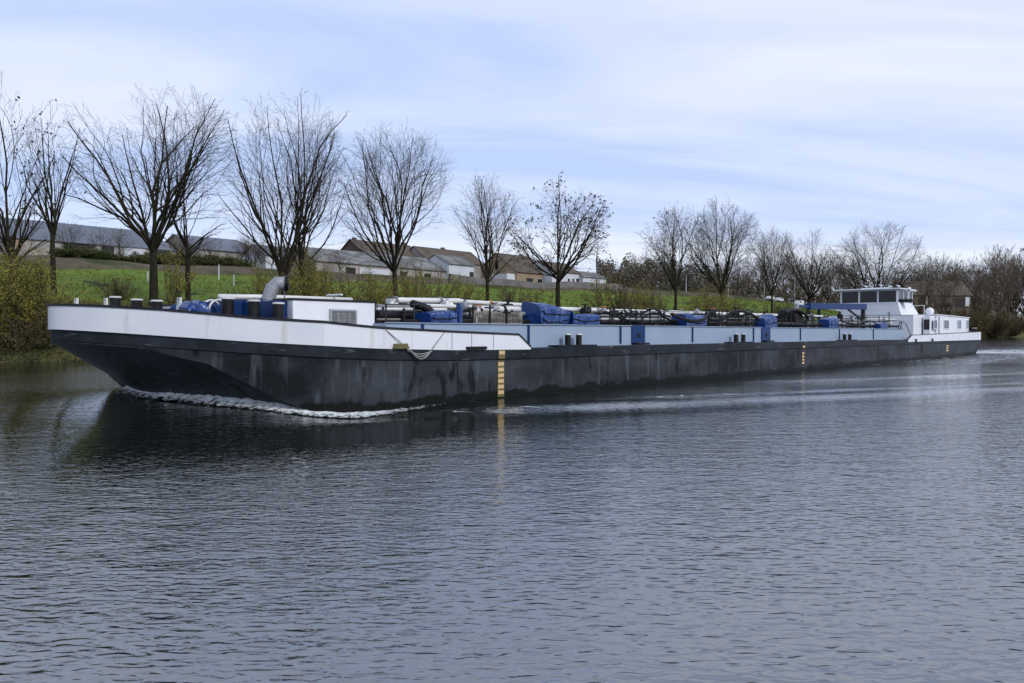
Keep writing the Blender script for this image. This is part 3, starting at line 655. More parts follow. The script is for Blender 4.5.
# guard rails along the near coaming
def guard_rail(px0, px1, py, posts, q=-4.85, m='rail'):
    g = pivot('guard_rail'); mb = MB(); n = 12
    mb.tube([(S(px0 + (px1-px0)*i/n, q), q, Z(px0 + (px1-px0)*i/n, py + (px0 + (px1-px0)*i/n - 380) * 0.021, q)) for i in range(n+1)], 0.018, 6); part('top_wire', mb, M[m], g)
    for px in posts:
        s = S(px, q); mb = MB(); mb.tube([(s, q, CZ - 0.05), (s, q, Z(px, py + (px - 380) * 0.021, q) + 0.02)], 0.028, 6); part('rail_post', mb, M[m], g)
guard_rail(383, 420, 304, (386, 414)); guard_rail(611, 690, 305.5, (614, 630, 643, 658)); guard_rail(710, 757, 303.0, (722, 735, 752)); guard_rail(884, 903, 310, (887, 901))

# hoses hung across the pipes: loose, so things of their own
def place(name, mb, m, c, label, cat, group=None, smooth=True):
    o = link(name, mb.mesh(name, m, smooth, c), None, W2(c[0], PC + c[1], c[2]), TH); return tag(o, label, cat, group)
def hose(pts_px, q, r, label, group='black cargo hoses on the tank deck', q2=None):
    pts = []; 
    ctrl = [Vector((S(px, q), q + 0.12 * math.sin(i * 1.7), Z(px, py, q))) for i, (px, py) in enumerate(pts_px)]
    for i in range(len(ctrl) - 1):                      # Catmull-Rom
        p0, p1, p2, p3 = ctrl[max(i-1, 0)], ctrl[i], ctrl[i+1], ctrl[min(i+2, len(ctrl)-1)]
        for t in np.linspace(0, 1, 7)[:-1]:
            pts.append(0.5 * ((2*p1) + (p2-p0)*t + (2*p0-5*p1+4*p2-p3)*t*t + (3*p1-p0-3*p2+p3)*t**3))
    pts.append(ctrl[-1]); mb = MB(); mb.tube(pts, r, 8)
    c = (ctrl[0].x, q, ctrl[0].z - r); place('cargo_hose', mb, M['rubber'], c, label, 'hose', group)
hose([(413, 304), (420, 305), (427, 309), (430, 315), (427, 319)], -4.2, 0.13, 'thick black hose curling down in front of the first blue tarpaulin')
hose([(604, 312), (612, 313), (622, 319), (636, 321), (648, 315), (658, 313), (668, 320), (676, 321)], -4.5, 0.045, 'thin black hose looping in waves between two pairs of black posts')
hose([(624, 310), (634, 316), (644, 312), (652, 309), (664, 315), (672, 316)], -4.3, 0.045, 'thin black hose resting over the white pipe beside the blue coaming gate')
hose([(672, 314), (680, 317), (692, 321), (702, 319), (710, 313), (718, 310)], -4.95, 0.07, 'black hose sagging in one deep curve across the blue tarpaulin')
hose([(706, 313), (714, 320), (722, 318), (731, 312), (742, 311), (754, 315), (760, 322)], -4.5, 0.075, 'black hose arching over the valves and down to the creased blue tarpaulin')
hose([(786, 313), (792, 310.5), (799, 311), (806, 318), (803, 325), (794, 324)], -4.4, 0.09, 'thick black hose coiled down the right end of the dark covered heap')
hose([(838, 316), (846, 322), (856, 324), (868, 321), (880, 325)], -4.5, 0.05, 'thin black hose lying low across the machinery under the crane')

# tarpaulins: draped covers over valve groups
def tarp(px0, px1, prof, q0, q1, label, name='tarpaulin', group='blue tarpaulins covering valve groups', m=None, seed=1, zb=None, cords=(0.5,), crumple=1.0, slope=0.0):
    """prof: (fraction along, py of the top) ; sides hang to just above the tank deck"""
    s0, s1 = S(px0, q1), S(px1, q0); n = 56; zb = CZ + 0.04 if zb is None else zb; rows = []
    for i in range(n + 1):
        t = i / n; s = s0 + (s1 - s0) * t; px = px0 + (px1 - px0) * t
        zt = Z(px, float(np.interp(t, [a for a, _ in prof], [b for _, b in prof])), q0)
        hem = zb + 0.07 * noise.noise(Vector((s * 2.1, seed, 0)))
        cross = [(q0 - 0.02, hem + (zt - hem) * f, 0) for f in np.linspace(0, 0.9, 9)] + [(q0 + 0.05, zt - 0.015, 1), (q0 + 0.14, zt, 1)] + [(q0 + (q1 - q0) * f, zt + slope * f + 0.03 * math.sin(f * 3.14), 1) for f in np.linspace(0.18, 0.92, 9)] + [(q1 - 0.03, zt + slope - 0.03, 1), (q1, zt * 0.5 + zb * 0.5, 2), (q1, zb, 2)]
        row = []
        for (q, z, k) in cross:
            fold = abs(noise.noise(Vector((s * 2.6 + seed * 7, q * 0.8, z * 0.9 - s * 0.8)))) + 0.6 * abs(noise.noise(Vector((s * 5.5 + seed * 3, q * 2.4, z * 2.0 + s * 1.5))))
            w = (fold - 0.35) * (0.13 if k != 1 else 0.07) * crumple
            row.append((s + 0.3 * w, q - (w if k == 0 else 0), z + (w * 0.8 if k == 1 else 0)))
        rows.append(row)
    mb = MB(); mb.strip(rows)
    m_ = len(rows[0]); mb.add(rows[0], [tuple(range(m_))]); mb.add(rows[-1], [tuple(range(m_))[::-1]])
    c = ((s0 + s1) / 2, (q0 + q1) / 2, zb)
    o = place(name, mb, m or M['tarp'], c, label, 'tarpaulin', group)
    o.data.polygons[-1].use_smooth = False; o.data.polygons[-2].use_smooth = False
    for ci, f in enumerate(cords):                      # lashing cords sagging across the side
        pts = []
        for i in range(2, n - 1, 2):
            t = i / n; k = int(round((0.80 - 0.62 * f - 0.35 * math.sin(math.pi * t) * (0.5 + 0.3 * ci)) * 9)); k = min(max(k, 1), 9); v = rows[i][k]; k2 = rows[min(i + 1, n)][k]
            pts.append(Vector(v) + Vector((0, -0.03, 0)))
        mb = MB(); mb.tube([p - Vector(c) for p in pts], 0.02, 5); link('cord', mb.mesh('cord', M['rubber'], True), o)
    return o
tarp(415, 456, [(0, 312.5), (0.3, 311.5), (1, 311.8)], -4.85, -4.2, 'flat low blue tarpaulin just aft of the white house', seed=1)
tarp(455.5, 463, [(0, 304), (1, 304.5)], -4.88, -4.7, 'narrow upright blue tarpaulin column at the end of the low one', seed=2, cords=())
tarp(521, 567, [(0, 304.5), (0.08, 304.8), (0.6, 306.5), (0.8, 307.5), (1, 311)], -4.9, -4.0, 'largest blue tarpaulin, tall with a sunlit sloping top', seed=3, slope=0.15, cords=(0.2, 0.75))
tarp(556, 600, [(0, 310), (0.15, 314), (1, 314.8)], -4.86, -4.1, 'low blue tarpaulin adjoining the tall sloping one', seed=4)
tarp(671, 707, [(0, 314), (0.25, 313), (0.5, 318), (0.75, 317), (1, 315.5)], -4.9, -4.1, 'blue tarpaulin with a dip under the sagging hose', seed=5)
tarp(753, 777, [(0, 318), (0.4, 317), (0.75, 314), (1, 317.5)], -4.9, -4.2, 'creased blue tarpaulin above the narrower blue gate', seed=6)
tarp(818, 838, [(0, 319.2), (0.5, 318.3), (1, 317.5)], -4.9, -4.2, 'blue tarpaulin under the tip half of the crane boom', seed=7)
tarp(873.5, 887, [(0, 324), (0.5, 322.5), (1, 323)], -4.9, -4.4, 'smallest blue tarpaulin near the wheelhouse steps', seed=8, cords=())
tarp(777, 802, [(0, 314), (0.2, 309), (0.6, 308.5), (1, 312)], -4.3, -3.2, 'black cover over a heap beside the crane boom tip', 'black_cover', None, M['rubber'], 9, cords=(), crumple=1.6)
tarp(378, 397, [(0, 324.3), (1, 325.6)], -5.0, -4.4, 'little blue tarpaulin strip lying along the forward end of the coaming', seed=10, zb=2.2, cords=())
# winch cover
q0 = -3.2
tarp(178, 207, [(0, 307), (0.15, 303), (0.3, 301), (0.5, 303), (0.7, 300.5), (0.85, 302.5), (1, 304)], -3.3, -2.8, 'crumpled blue tarpaulin over the winch behind the bow bulwark', seed=11, zb=1.9, cords=(0.3,), crumple=2.2)

# crane
def crane():
    q = -2.4; cr = pivot('deck_crane'); s = S(863, q); zt = Z(863, 306.5, q)
    mb = MB(); mb.tube([(s, q, 2.142), (s, q, zt - 0.12)], 0.17, 12); part('pedestal', mb, M['black'], cr, True)
    s1 = S(796, q + 0.4); zb0 = Z(860, 308.8, q); ztip = Z(796, 304.8, q)
    mb = MB()
    sm = S(808, q)
    mb.add([(sm, q - 0.15, zb0 + 0.32), (sm, q + 0.15, zb0 + 0.32), (sm, q + 0.15, zb0 + 0.02 + 0.0), (sm, q - 0.15, zb0 + 0.02)], [])
    def beam(a, b, h0, h1, w):
        mb.add([(a[0], a[1]-w, a[2]), (a[0], a[1]+w, a[2]), (a[0], a[1]+w, a[2]+h0), (a[0], a[1]-w, a[2]+h0), (b[0], b[1]-w, b[2]), (b[0], b[1]+w, b[2]), (b[0], b[1]+w, b[2]+h1), (b[0], b[1]-w, b[2]+h1)],
               [(0,1,2,3),(4,7,6,5),(0,4,5,1),(1,5,6,2),(2,6,7,3),(3,7,4,0)])
    zr = Z(863, 309.5, q); zm = Z(808, 308.6, q)
    beam((s + 0.35, q, zr), (sm, q, zm - 0.05), 0.46, 0.42, 0.18); bo = part('boom', mb, M['navy'], cr, bev=0.02)
    mb = MB(); beam((sm - 0.002, q, zm + 0.04), (S(797, q), q, Z(797, 307.2, q)), 0.19, 0.16, 0.10); part('boom_extension', mb, M['navy'], bo)
    st = S(796.5, q); mb = MB(); beam((st + 0.1, q, Z(796.5, 307.8, q)), (st - 0.12, q, Z(795.5, 308.5, q)), 0.22, 0.26, 0.11); part('boom_tip', mb, M['steel'], bo)
    mb = MB(); beam((S(848, q), q, Z(848, 310.2, q)), (s - 0.19, q, Z(863, 321, q)), 0.12, 0.14, 0.06); part('lift_ram', mb, M['black'], cr)
    sr = S(819, q); mb = MB(); mb.box(sr - 0.08, sr + 0.08, q - 0.08, q + 0.08, 2.142, Z(819, 308.9, q)); part('boom_rest', mb, M['black'], cr)
crane()

# ------------------------------------------------------------------ barge: wheelhouse and accommodation
def wheelhouse():
    w = pivot('wheelhouse'); sf = 74.6
    # broad lower block and tapering middle block
    mb = MB(); mb.box(sf, sf + 5.0, -3.75, 2.6, 1.56, 3.66); part('lower_block', mb, M['cabin_white'], w, bev=0.06)
    mb = MB(); mb.prism([(sf + 0.02, -2.75), (sf + 4.8, -3.0), (sf + 4.8, 2.55), (sf + 0.02, 2.55)], 3.68, 4.70, [(sf + 0.02, -2.48), (sf + 4.6, -2.48), (sf + 4.6, 2.48), (sf + 0.02, 2.48)])
    part('middle_block', mb, M['cabin_white'], w, bev=0.04)
    mb = MB(); mb.box(sf - 0.012, sf + 5.0, -3.70, 2.55, 3.655, 3.682); part('seam', mb, M['steel'], w)
    # window storey: posts, sill, head, glass
    z0, z1 = 4.70, 5.93; hw = 2.45; sd = 4.6
    mb = MB(); mb.box(sf, sf + sd, -hw, hw, z0 + 0.002, z0 + 0.12); part('sill_band', mb, M['cabin_white'], w)
    mb = MB(); mb.box(sf, sf + sd, -hw, hw, z1 - 0.10, z1); part('head_band', mb, M['cabin_white'], w)
    t = 0.13
    qs = [-hw, -hw + (2*hw - t)/3, -hw + 2*(2*hw - t)/3, hw - t]
    for q in qs:
        mb = MB(); mb.box(sf, sf + 0.13, q, q + t, z0 + 0.122, z1 - 0.102); part('window_post', mb, M['cabin_white'], w)
    for sg in (-1, 1):
        for k in (1, 2, 3):
            x = sf + 0.13 + (sd - 0.26) * k / 3; mb = MB(); y = sg * hw; mb.box(x, x + 0.13, min(y, y - sg*0.13), max(y, y - sg*0.13), z0 + 0.122, z1 - 0.102); part('window_post', mb, M['cabin_white'], w)
    for i in range(3):
        mb = MB(); mb.box(sf + 0.05, sf + 0.08, qs[i] + t, qs[i+1], z0 + 0.122, z1 - 0.102); part('window_pane', mb, M['glass'], w)
    for sg in (-1, 1):
        for k in range(3):
            xa = sf + 0.13 + (sd - 0.26) * k / 3 + (0.13 if k else 0); xb = sf + 0.13 + (sd - 0.26) * (k + 1) / 3
            mb = MB(); y = sg * (hw - 0.06); mb.box(xa, xb, y - 0.015, y + 0.015, z0 + 0.122, z1 - 0.102); part('window_pane', mb, M['glass'], w)
    mb = MB(); mb.box(sf + sd - 0.06, sf + sd - 0.02, -hw + 0.14, hw - 0.14, z0 + 0.122, z1 - 0.102); part('rear_wall', mb, M['cabin_white'], w)
    mb = MB(); mb.box(sf + 1.2, sf + 2.0, -1.0, 1.0, z0 + 0.12, z0 + 0.62); part('console', mb, M['black'], w)
    # roof with visor reaching well past the far side, as the photo shows
    mb = MB(); mb.prism([(sf - 0.35, -hw - 0.3), (sf + sd + 0.3, -hw - 0.3), (sf + sd + 0.3, hw + 0.3), (sf - 0.35, hw + 0.55)], z1 + 0.002, z1 + 0.11); rf = part('roof', mb, M['cabin_white'], w, bev=0.03)
    for ds, q, h in ((0.7, 0.4, 0.35), (1.3, -0.7, 0.45), (1.6, -1.4, 0.3), (2.6, -1.8, 0.4)):
        mb = MB(); mb.tube([(sf + ds, q, z1 + 0.11), (sf + ds, q, z1 + 0.11 + h)], 0.03, 6); mb.tube([(sf + ds, q - 0.15, z1 + 0.11 + h * 0.7), (sf + ds, q + 0.2, z1 + 0.11 + h * 0.9)], 0.045, 6); part('aerial', mb, M['cabin_white'], rf)
    mb = MB(); mb.box(sf + 0.9, sf + 1.1, -1.4, 0.9, z1 + 0.16, z1 + 0.24); mb.box(sf + 0.95, sf + 1.05, -0.3, -0.2, z1 + 0.111, z1 + 0.159); part('radar_bar', mb, M['cabin_white'], rf)
    # near-side bridge wing: lamp box, mirror arm and dark tray
    mb = MB(); mb.tube([(sf + 1.0, -hw - 0.3, z1 + 0.02), (sf + 1.2, -hw - 0.55, z1 - 0.05), (sf + 1.2, -hw - 0.56, z1 - 0.9)], 0.05, 8); part('wing_bracket', mb, M['cabin_white'], w)
    mb = MB(); mb.prism([(sf + 0.6, -hw - 0.03), (sf + 1.9, -hw - 0.03), (sf + 1.7, -hw - 0.9), (sf + 0.9, -hw - 0.9)], z0 + 0.12, z0 + 0.38); part('wing_tray', mb, M['black'], w, bev=0.03)
    mb = MB(); mb.ball((sf + 1.2, -hw - 0.6, z1 + 0.05), 0.16, 10, 8); part('searchlight', mb, M['cabin_white'], w, True)
    # front door dark line and bright side stair
    q = -4.0; mb = MB()
    for d in (0, 0.5): mb.tube([(66.9 + d, -4.6, 2.05), (67.3 + d, -4.6, 2.95), (68.9, -4.6, 2.9), (70.5, -4.6, 1.9)], 0.03, 6)
    part('stair_rail', mb, M['rail'], w)
    mb = MB()
    for k in range(5): mb.box(66.9 + k * 0.32, 67.2 + k * 0.32, -4.5, -3.7, 1.62 + k * 0.2, 1.66 + k * 0.2)
    part('stair', mb, M['deck'], w)
wheelhouse()
def white_front():
    # gangway door block between wheelhouse and cabin
    b = pivot('companionway'); s0 = 77.0
    mb = MB(); mb.box(s0, s0 + 1.6, -4.45, -3.905, 1.56, 3.62); part('block', mb, M['cabin_white'], b, bev=0.03)
    mb = MB(); mb.box(s0 - 0.03, s0 - 0.002, -4.40, -3.95, 2.4, 3.3); part('door_window', mb, M['glass'], b)
white_front()
def aft_cabin():
    a = pivot('aft_cabin'); s0, s1, q = 78.7, 91.3, -4.6
    mb = MB(); mb.add([(s0, q, 1.56), (s1, q, 1.56), (s1, -q, 1.56), (s0, -q, 1.56), (s0, q, 3.72), (s1, q, 3.62), (s1, -q, 3.62), (s0, -q, 3.72)], [(0,3,2,1),(4,5,6,7),(0,1,5,4),(1,2,6,5),(2,3,7,6),(3,0,4,7)])
    part('cabin_walls', mb, M['cabin_white'], a, bev=0.05)
    mb = MB(); mb.add([(s0 - 0.1, q - 0.08, 3.722), (s1 + 0.12, q - 0.08, 3.622), (s1 + 0.12, -q + 0.08, 3.622), (s0 - 0.1, -q + 0.08, 3.722), (s0 - 0.1, q - 0.08, 3.79), (s1 + 0.12, q - 0.08, 3.69), (s1 + 0.12, -q + 0.08, 3.69), (s0 - 0.1, -q + 0.08, 3.79)], [(0,3,2,1),(4,5,6,7),(0,1,5,4),(1,2,6,5),(2,3,7,6),(3,0,4,7)])
    part('cabin_roof', mb, M['cabin_white'], a)
    for px0, px1, g in ((933.5, 936.3, 'glass'), (943.5, 948.2, 'glass'), (957, 960.6, 'glass_blue'), (965.8, 968, 'glass_blue')):
        sa, sb = S(px0, q), S(px1, q); za, zb = Z(px0, 328.5, q), Z(px0, 320.3, q)
        mb = MB(); t = 0.07
        mb.box(sa - t, sb + t, q - 0.05, q - 0.003, zb, zb + t); mb.box(sa - t, sb + t, q - 0.05, q - 0.003, za - t, za); mb.box(sa - t, sa, q - 0.05, q - 0.003, za, zb); mb.box(sb, sb + t, q - 0.05, q - 0.003, za, zb)
        f = part('window', mb, M['cabin_white'], a)
        mb = MB(); mb.box(sa, sb, q - 0.02, q - 0.003, za, zb); part('pane', mb, M[g], f)
    for px in (938.5,):
        s = S(px, q); mb = MB(); mb.tube([(s, q - 0.05, 1.7), (s, q - 0.05, 3.6)], 0.045, 6); part('downpipe', mb, M['steel'], a)
    mb = MB(); mb.box(s0 - 0.04, s0 - 0.003, -4.2, -3.4, 1.9, 3.35); part('door', mb, M['glass'], a)
    # dome and mast on the cabin roof
    q2 = -3.9; s = S(929.5, q2)
    d = pivot('satellite_dome'); zc = Z(929.5, 311.5, q2)
    mb = MB(); mb.ball((s, q2, zc), 0.36, 18, 12); part('dome', mb, M['cabin_white'], d, True)
    mb = MB(); mb.tube([(s, q2, 3.5), (s, q2, zc - 0.3)], 0.12, 10); part('dome_post', mb, M['cabin_white'], d)
    mb = MB(); s2 = S(924, -3.6); mb.tube([(s2, -3.6, 3.5), (s2, -3.6, Z(924, 305, -3.6))], 0.03, 6); mb.tube([(s2, -3.6, Z(924, 305.4, -3.6)), (s2, -1.6, Z(924, 305.6, -3.6))], 0.03, 6); part('flag_rail', mb, M['cabin_white'])
    bollard(91.0, -5.15, 1.56, 2.62, 0.2)
aft_cabin()

# draught scales painted on the near side
def draught(px, y0, y1, w, n, big):
    d = pivot('draught_scale', hull) if False else None
    q = -HB - 0.065
    s0, s1 = S(px - w/2, q), S(px + w/2, q); za, zb = Z(px, y1, q), Z(px, y0, q)
    if big:
        mb = MB(); mb.box(s0 - 0.02, s1 + 0.02, q + 0.045, q + 0.064, za - 0.03, 1.20); part('draught_plate', mb, M['olive'], hull)
        mb = MB(); mb.box(s0 - 0.02, s1 + 0.02, q + 0.003, q + 0.008, 1.27, zb); part('draught_plate', mb, M['olive'], hull)
    for i in range(n):
        z1 = zb - (zb - za) * i / n - 0.01; z0 = z1 - (zb - za) / n * 0.62
        if z0 < 1.24 and z1 > 1.20: continue
        yy = q + 0.038 if z1 <= 1.2 else q - 0.004
        mb = MB(); mb.box(s0, s1, yy, yy + 0.006, z0, z1); part('draught_mark', mb, M['yellow'], hull)
draught(502, 350.5, 396, 5.6, 8, True)
for px, y0, y1, n in ((804, 345.5, 365, 6), (948, 342.8, 352, 4)):
    draught(px, y0, y1, 2.2, n, False)
# ladder recess marks near the stern, fairlead and pad on the side forward
mb = MB(); s = S(923, -HB)
for k in range(4): mb.box(s - 0.5, s + 0.5, -HB - 0.075, -HB - 0.056, 0.55 + 0.22 * k, 0.66 + 0.22 * k)
part('ladder_rungs', mb, M['black'], hull)
mb = MB(); s = S(398.5, -HB); z = zdeck(s); mb.box(s - 0.28, s + 0.28, -HB - 0.16, -HB - 0.035, z - 0.02, z + 0.05); mb.box(s - 0.25, s + 0.25, -HB - 0.14, -HB - 0.036, z + 0.052, z + 0.13); part('side_fairlead', mb, M['olive'], bev=0.015)
mb = MB(); s0, s1 = S(463.5, -HB), S(486, -HB); z = zdeck(s0); mb.prism([(s0, -HB - 0.035), (s0 + 0.12, -HB - 0.17), (s1 - 0.12, -HB - 0.17), (s1, -HB - 0.035)], z - 0.02, z + 0.075); part('rubbing_pad', mb, M['rubber'], bev=0.03)
# mooring rope
def mooring_rope():
    q = -HB - 0.12
    def P(px, py, dq=0): return Vector((S(px, q), q + dq, Z(px, py, q)))
    mb = MB()
    mb.tube([P(387, 330, 0.05), P(398, 340), P(408, 350, 0.02)], 0.014, 6)
    mb.tube([P(446, 332, 0.05), P(438, 341), P(432, 350, 0.02)], 0.014, 6)
    for k, (dy, dq) in enumerate(((4.0, 0), (6.0, -0.03), (8.0, -0.05))):
        pts = [P(408 + k, 350 + 0) + Vector((0, -0.02*k, 0))]
        for t in np.linspace(0, 1, 13): pts.append(P(408 + k + (24 - 2*k) * t, 350 + (dy + 0.6*k) * 4 * t * (1 - t) * 0.9 + 0.6, dq))
        mb.tube(pts, 0.020, 6)
    c = (S(420, q), q, Z(420, 358, q))
    place('mooring_rope', mb, M['rope'], c, 'grey mooring rope hanging in a loop on the white bulwark', 'rope')
mooring_rope()

# ------------------------------------------------------------------ bow wave foam
def foam_mat():
    m = mat('foam', (0.66, 0.70, 0.72), (0.85, 0.87, 0.88), 5.0, 1.0, 0.04, 14.0, spec=0.05); nt = m.node_tree; N = nt.nodes; L = nt.links
    b = N['Principled BSDF']; at = N.new('ShaderNodeAttribute'); at.attribute_name = 'cover'
    tc = N.new('ShaderNodeTexCoord'); n = N.new('ShaderNodeTexNoise'); n.inputs['Scale'].default_value = 7.0; n.inputs['Detail'].default_value = 6; n.inputs['Roughness'].default_value = 0.7
    L.new(tc.outputs['Object'], n.inputs['Vector'])
    ad = N.new('ShaderNodeMath'); ad.operation = 'ADD'; L.new(n.outputs['Fac'], ad.inputs[0]); L.new(at.outputs['Fac'], ad.inputs[1])
    mr = N.new('ShaderNodeMapRange'); L.new(ad.outputs[0], mr.inputs[0]); mr.inputs[1].default_value = 0.92; mr.inputs[2].default_value = 1.12
    L.new(mr.outputs[0], b.inputs['Alpha']); return m
FM = foam_mat()
def bow_foam():
    pts = []
    for u in np.linspace(0.42, -1, 80): pts.append((10.95 + 1.6 * abs(u) ** 1.5, HB * 0.985 * u, abs(u)))
    for s in np.arange(12.7, 24, 0.15): pts.append((float(s), -HB, 1.0 + (s - 12.4) / 4))
    rows = []; cov = []
    W_ = 11
    for i, (s, q, a) in enumerate(pts):
        prv = pts[max(i-1, 0)]; nxt = pts[min(i+1, len(pts)-1)]; t = Vector((nxt[0]-prv[0], nxt[1]-prv[1])).normalized(); n = Vector((-t.y, t.x)) if Vector((-t.y, t.x)).dot(Vector((s - 20, q))) > 0 else Vector((t.y, -t.x))
        if a >= 1: n = Vector((0, -1))
        fwd = i / len(pts)
        H = float(np.interp(fwd, [0, 0.05, 0.25, 0.45, 0.6, 0.75, 1], [0.20, 0.40, 0.32, 0.14, 0.03, 0.012, 0.01])); wd = float(np.interp(fwd, [0, 0.2, 0.5, 0.7, 1], [0.9, 1.0, 0.8, 0.35, 0.28]))
        k = float(np.interp(fwd, [0, 0.55, 0.7, 1], [0.66, 0.60, 0.30, 0.22]))
        row = []
        for j in range(W_):
            e = j / (W_ - 1); d = -0.15 + wd * 1.5 * e
            z = H * math.exp(-((e - 0.32) / 0.27) ** 2) + 0.012
            nn = noise.fractal(Vector((s * 5 + 3, q * 5, e * 3)), 0.8, 2.0, 4)
            z *= 1 + 0.38 * nn
            jit = 0.05 * noise.noise(Vector((s * 4, q * 4, 9)))
            fx, fq = s + n.x * (d + jit), q + n.y * (d + jit); hw = float(wake(np.array([fx]), np.array([PC + fq]))[0][0])
            row.append((fx, fq, hw + (max(z, 0.010) if e < 0.99 else 0.010))); cov.append(k * (1 - max(0, (e - 0.55) / 0.45) ** 1.2 * 0.9) - (0.12 if j == 0 else 0))
        rows.append(row)
    mb = MB(); mb.strip(rows); c = (11.0, -2.0, 0)
    rg = random.Random(4)
    for k in range(110):                                # flecks thrown clear of the crest
        r_ = rows[int(rg.random() ** 1.5 * 75)]; b = Vector(r_[rg.choice((3, 4, 5, 6, 8, 10))]); t = Vector((rg.gauss(-0.1, 0.16), rg.gauss(-0.12, 0.2), abs(rg.gauss(0.03, 0.07)))); b += t; e = rg.uniform(0.005, 0.014)
        mb.add([b + Vector((e, 0, 0)), b + Vector((0, e, 0)), b - Vector((e, 0, 0)), b - Vector((0, e, 0)), b + Vector((0, 0, e)), b - Vector((0, 0, e))], [(0,1,4),(1,2,4),(2,3,4),(3,0,4),(1,0,5),(2,1,5),(3,2,5),(0,3,5)]); cov += [0.9] * 6
    me = mb.mesh('bow_wave_foam', FM, True, c); at = me.attributes.new('cover', 'FLOAT', 'POINT'); at.data.foreach_set('value', np.array(cov, np.float32))
    o = link('bow_wave_foam', me, None, W2(c[0], PC + c[1]), TH); tag(o, 'white foam breaking along the waterline under the bow', 'foam', None, 'stuff')
bow_foam()

# ------------------------------------------------------------------ plants
def tubes_np(segs, n):
    """segs: array (k, 8) of p0, p1, r0, r1 -> vertices and quads of open n-sided tubes"""
    a = np.array(segs, float); p0, p1, r0, r1 = a[:, 0:3], a[:, 3:6], a[:, 6], a[:, 7]
    d = p1 - p0; d /= np.maximum(np.linalg.norm(d, axis=1, keepdims=True), 1e-9)
    ref = np.where(np.abs(d[:, 2:3]) < 0.9, np.array([[0, 0, 1.0]]), np.array([[1.0, 0, 0]]))
    u = np.cross(d, ref); u /= np.linalg.norm(u, axis=1, keepdims=True); v = np.cross(d, u)
    t = np.arange(n) * 2 * np.pi / n; c, s_ = np.cos(t), np.sin(t)
    ring = u[:, None, :] * c[None, :, None] + v[:, None, :] * s_[None, :, None]
    V = np.concatenate([p0[:, None] + ring * r0[:, None, None], p1[:, None] + ring * r1[:, None, None]], 1).reshape(-1, 3)
    k = len(a); base = (np.arange(k) * 2 * n)[:, None]; i = np.arange(n)[None, :]; j = (np.arange(n)[None, :] + 1) % n
    F = np.stack([base + i, base + j, base + n + j, base + n + i], -1).reshape(-1, 4)
    return V, F
def leaves_np(rng, centres, size, flat=0.0):
    k = len(centres); a = rng.normal(size=(k, 3)); a /= np.linalg.norm(a, axis=1, keepdims=True)
    b = np.cross(a, rng.normal(size=(k, 3))); b /= np.linalg.norm(b, axis=1, keepdims=True)
    sz = size * rng.uniform(0.6, 1.5, (k, 1)); w = sz * 0.5
    V = np.stack([centres - a * sz, centres + b * w, centres + a * sz, centres - b * w], 1).reshape(-1, 3)
    F = np.arange(k * 4).reshape(-1, 4); return V, F
def np_mesh(name, chunks, mats):
    """chunks: list of (V, F, material index)"""
    vs, fs, mi, b = [], [], [], 0
    for V, F, m in chunks:
        if len(V) == 0: continue
        vs.append(V); fs.append(F + b); mi.append(np.full(len(F), m)); b += len(V)
    V = np.concatenate(vs); F = np.concatenate(fs); mi = np.concatenate(mi)
    me = bpy.data.meshes.new(name); me.vertices.add(len(V)); me.vertices.foreach_set('co', V.astype(np.float32).ravel())
    me.loops.add(F.size); me.loops.foreach_set('vertex_index', F.astype(np.int32).ravel())
    me.polygons.add(len(F)); me.polygons.foreach_set('loop_start', np.arange(0, F.size, 4, dtype=np.int32)); me.polygons.foreach_set('loop_total', np.full(len(F), 4, np.int32))
    for m in mats: me.materials.append(m)
    me.polygons.foreach_set('material_index', mi.astype(np.int32)); me.update(calc_edges=True); return me

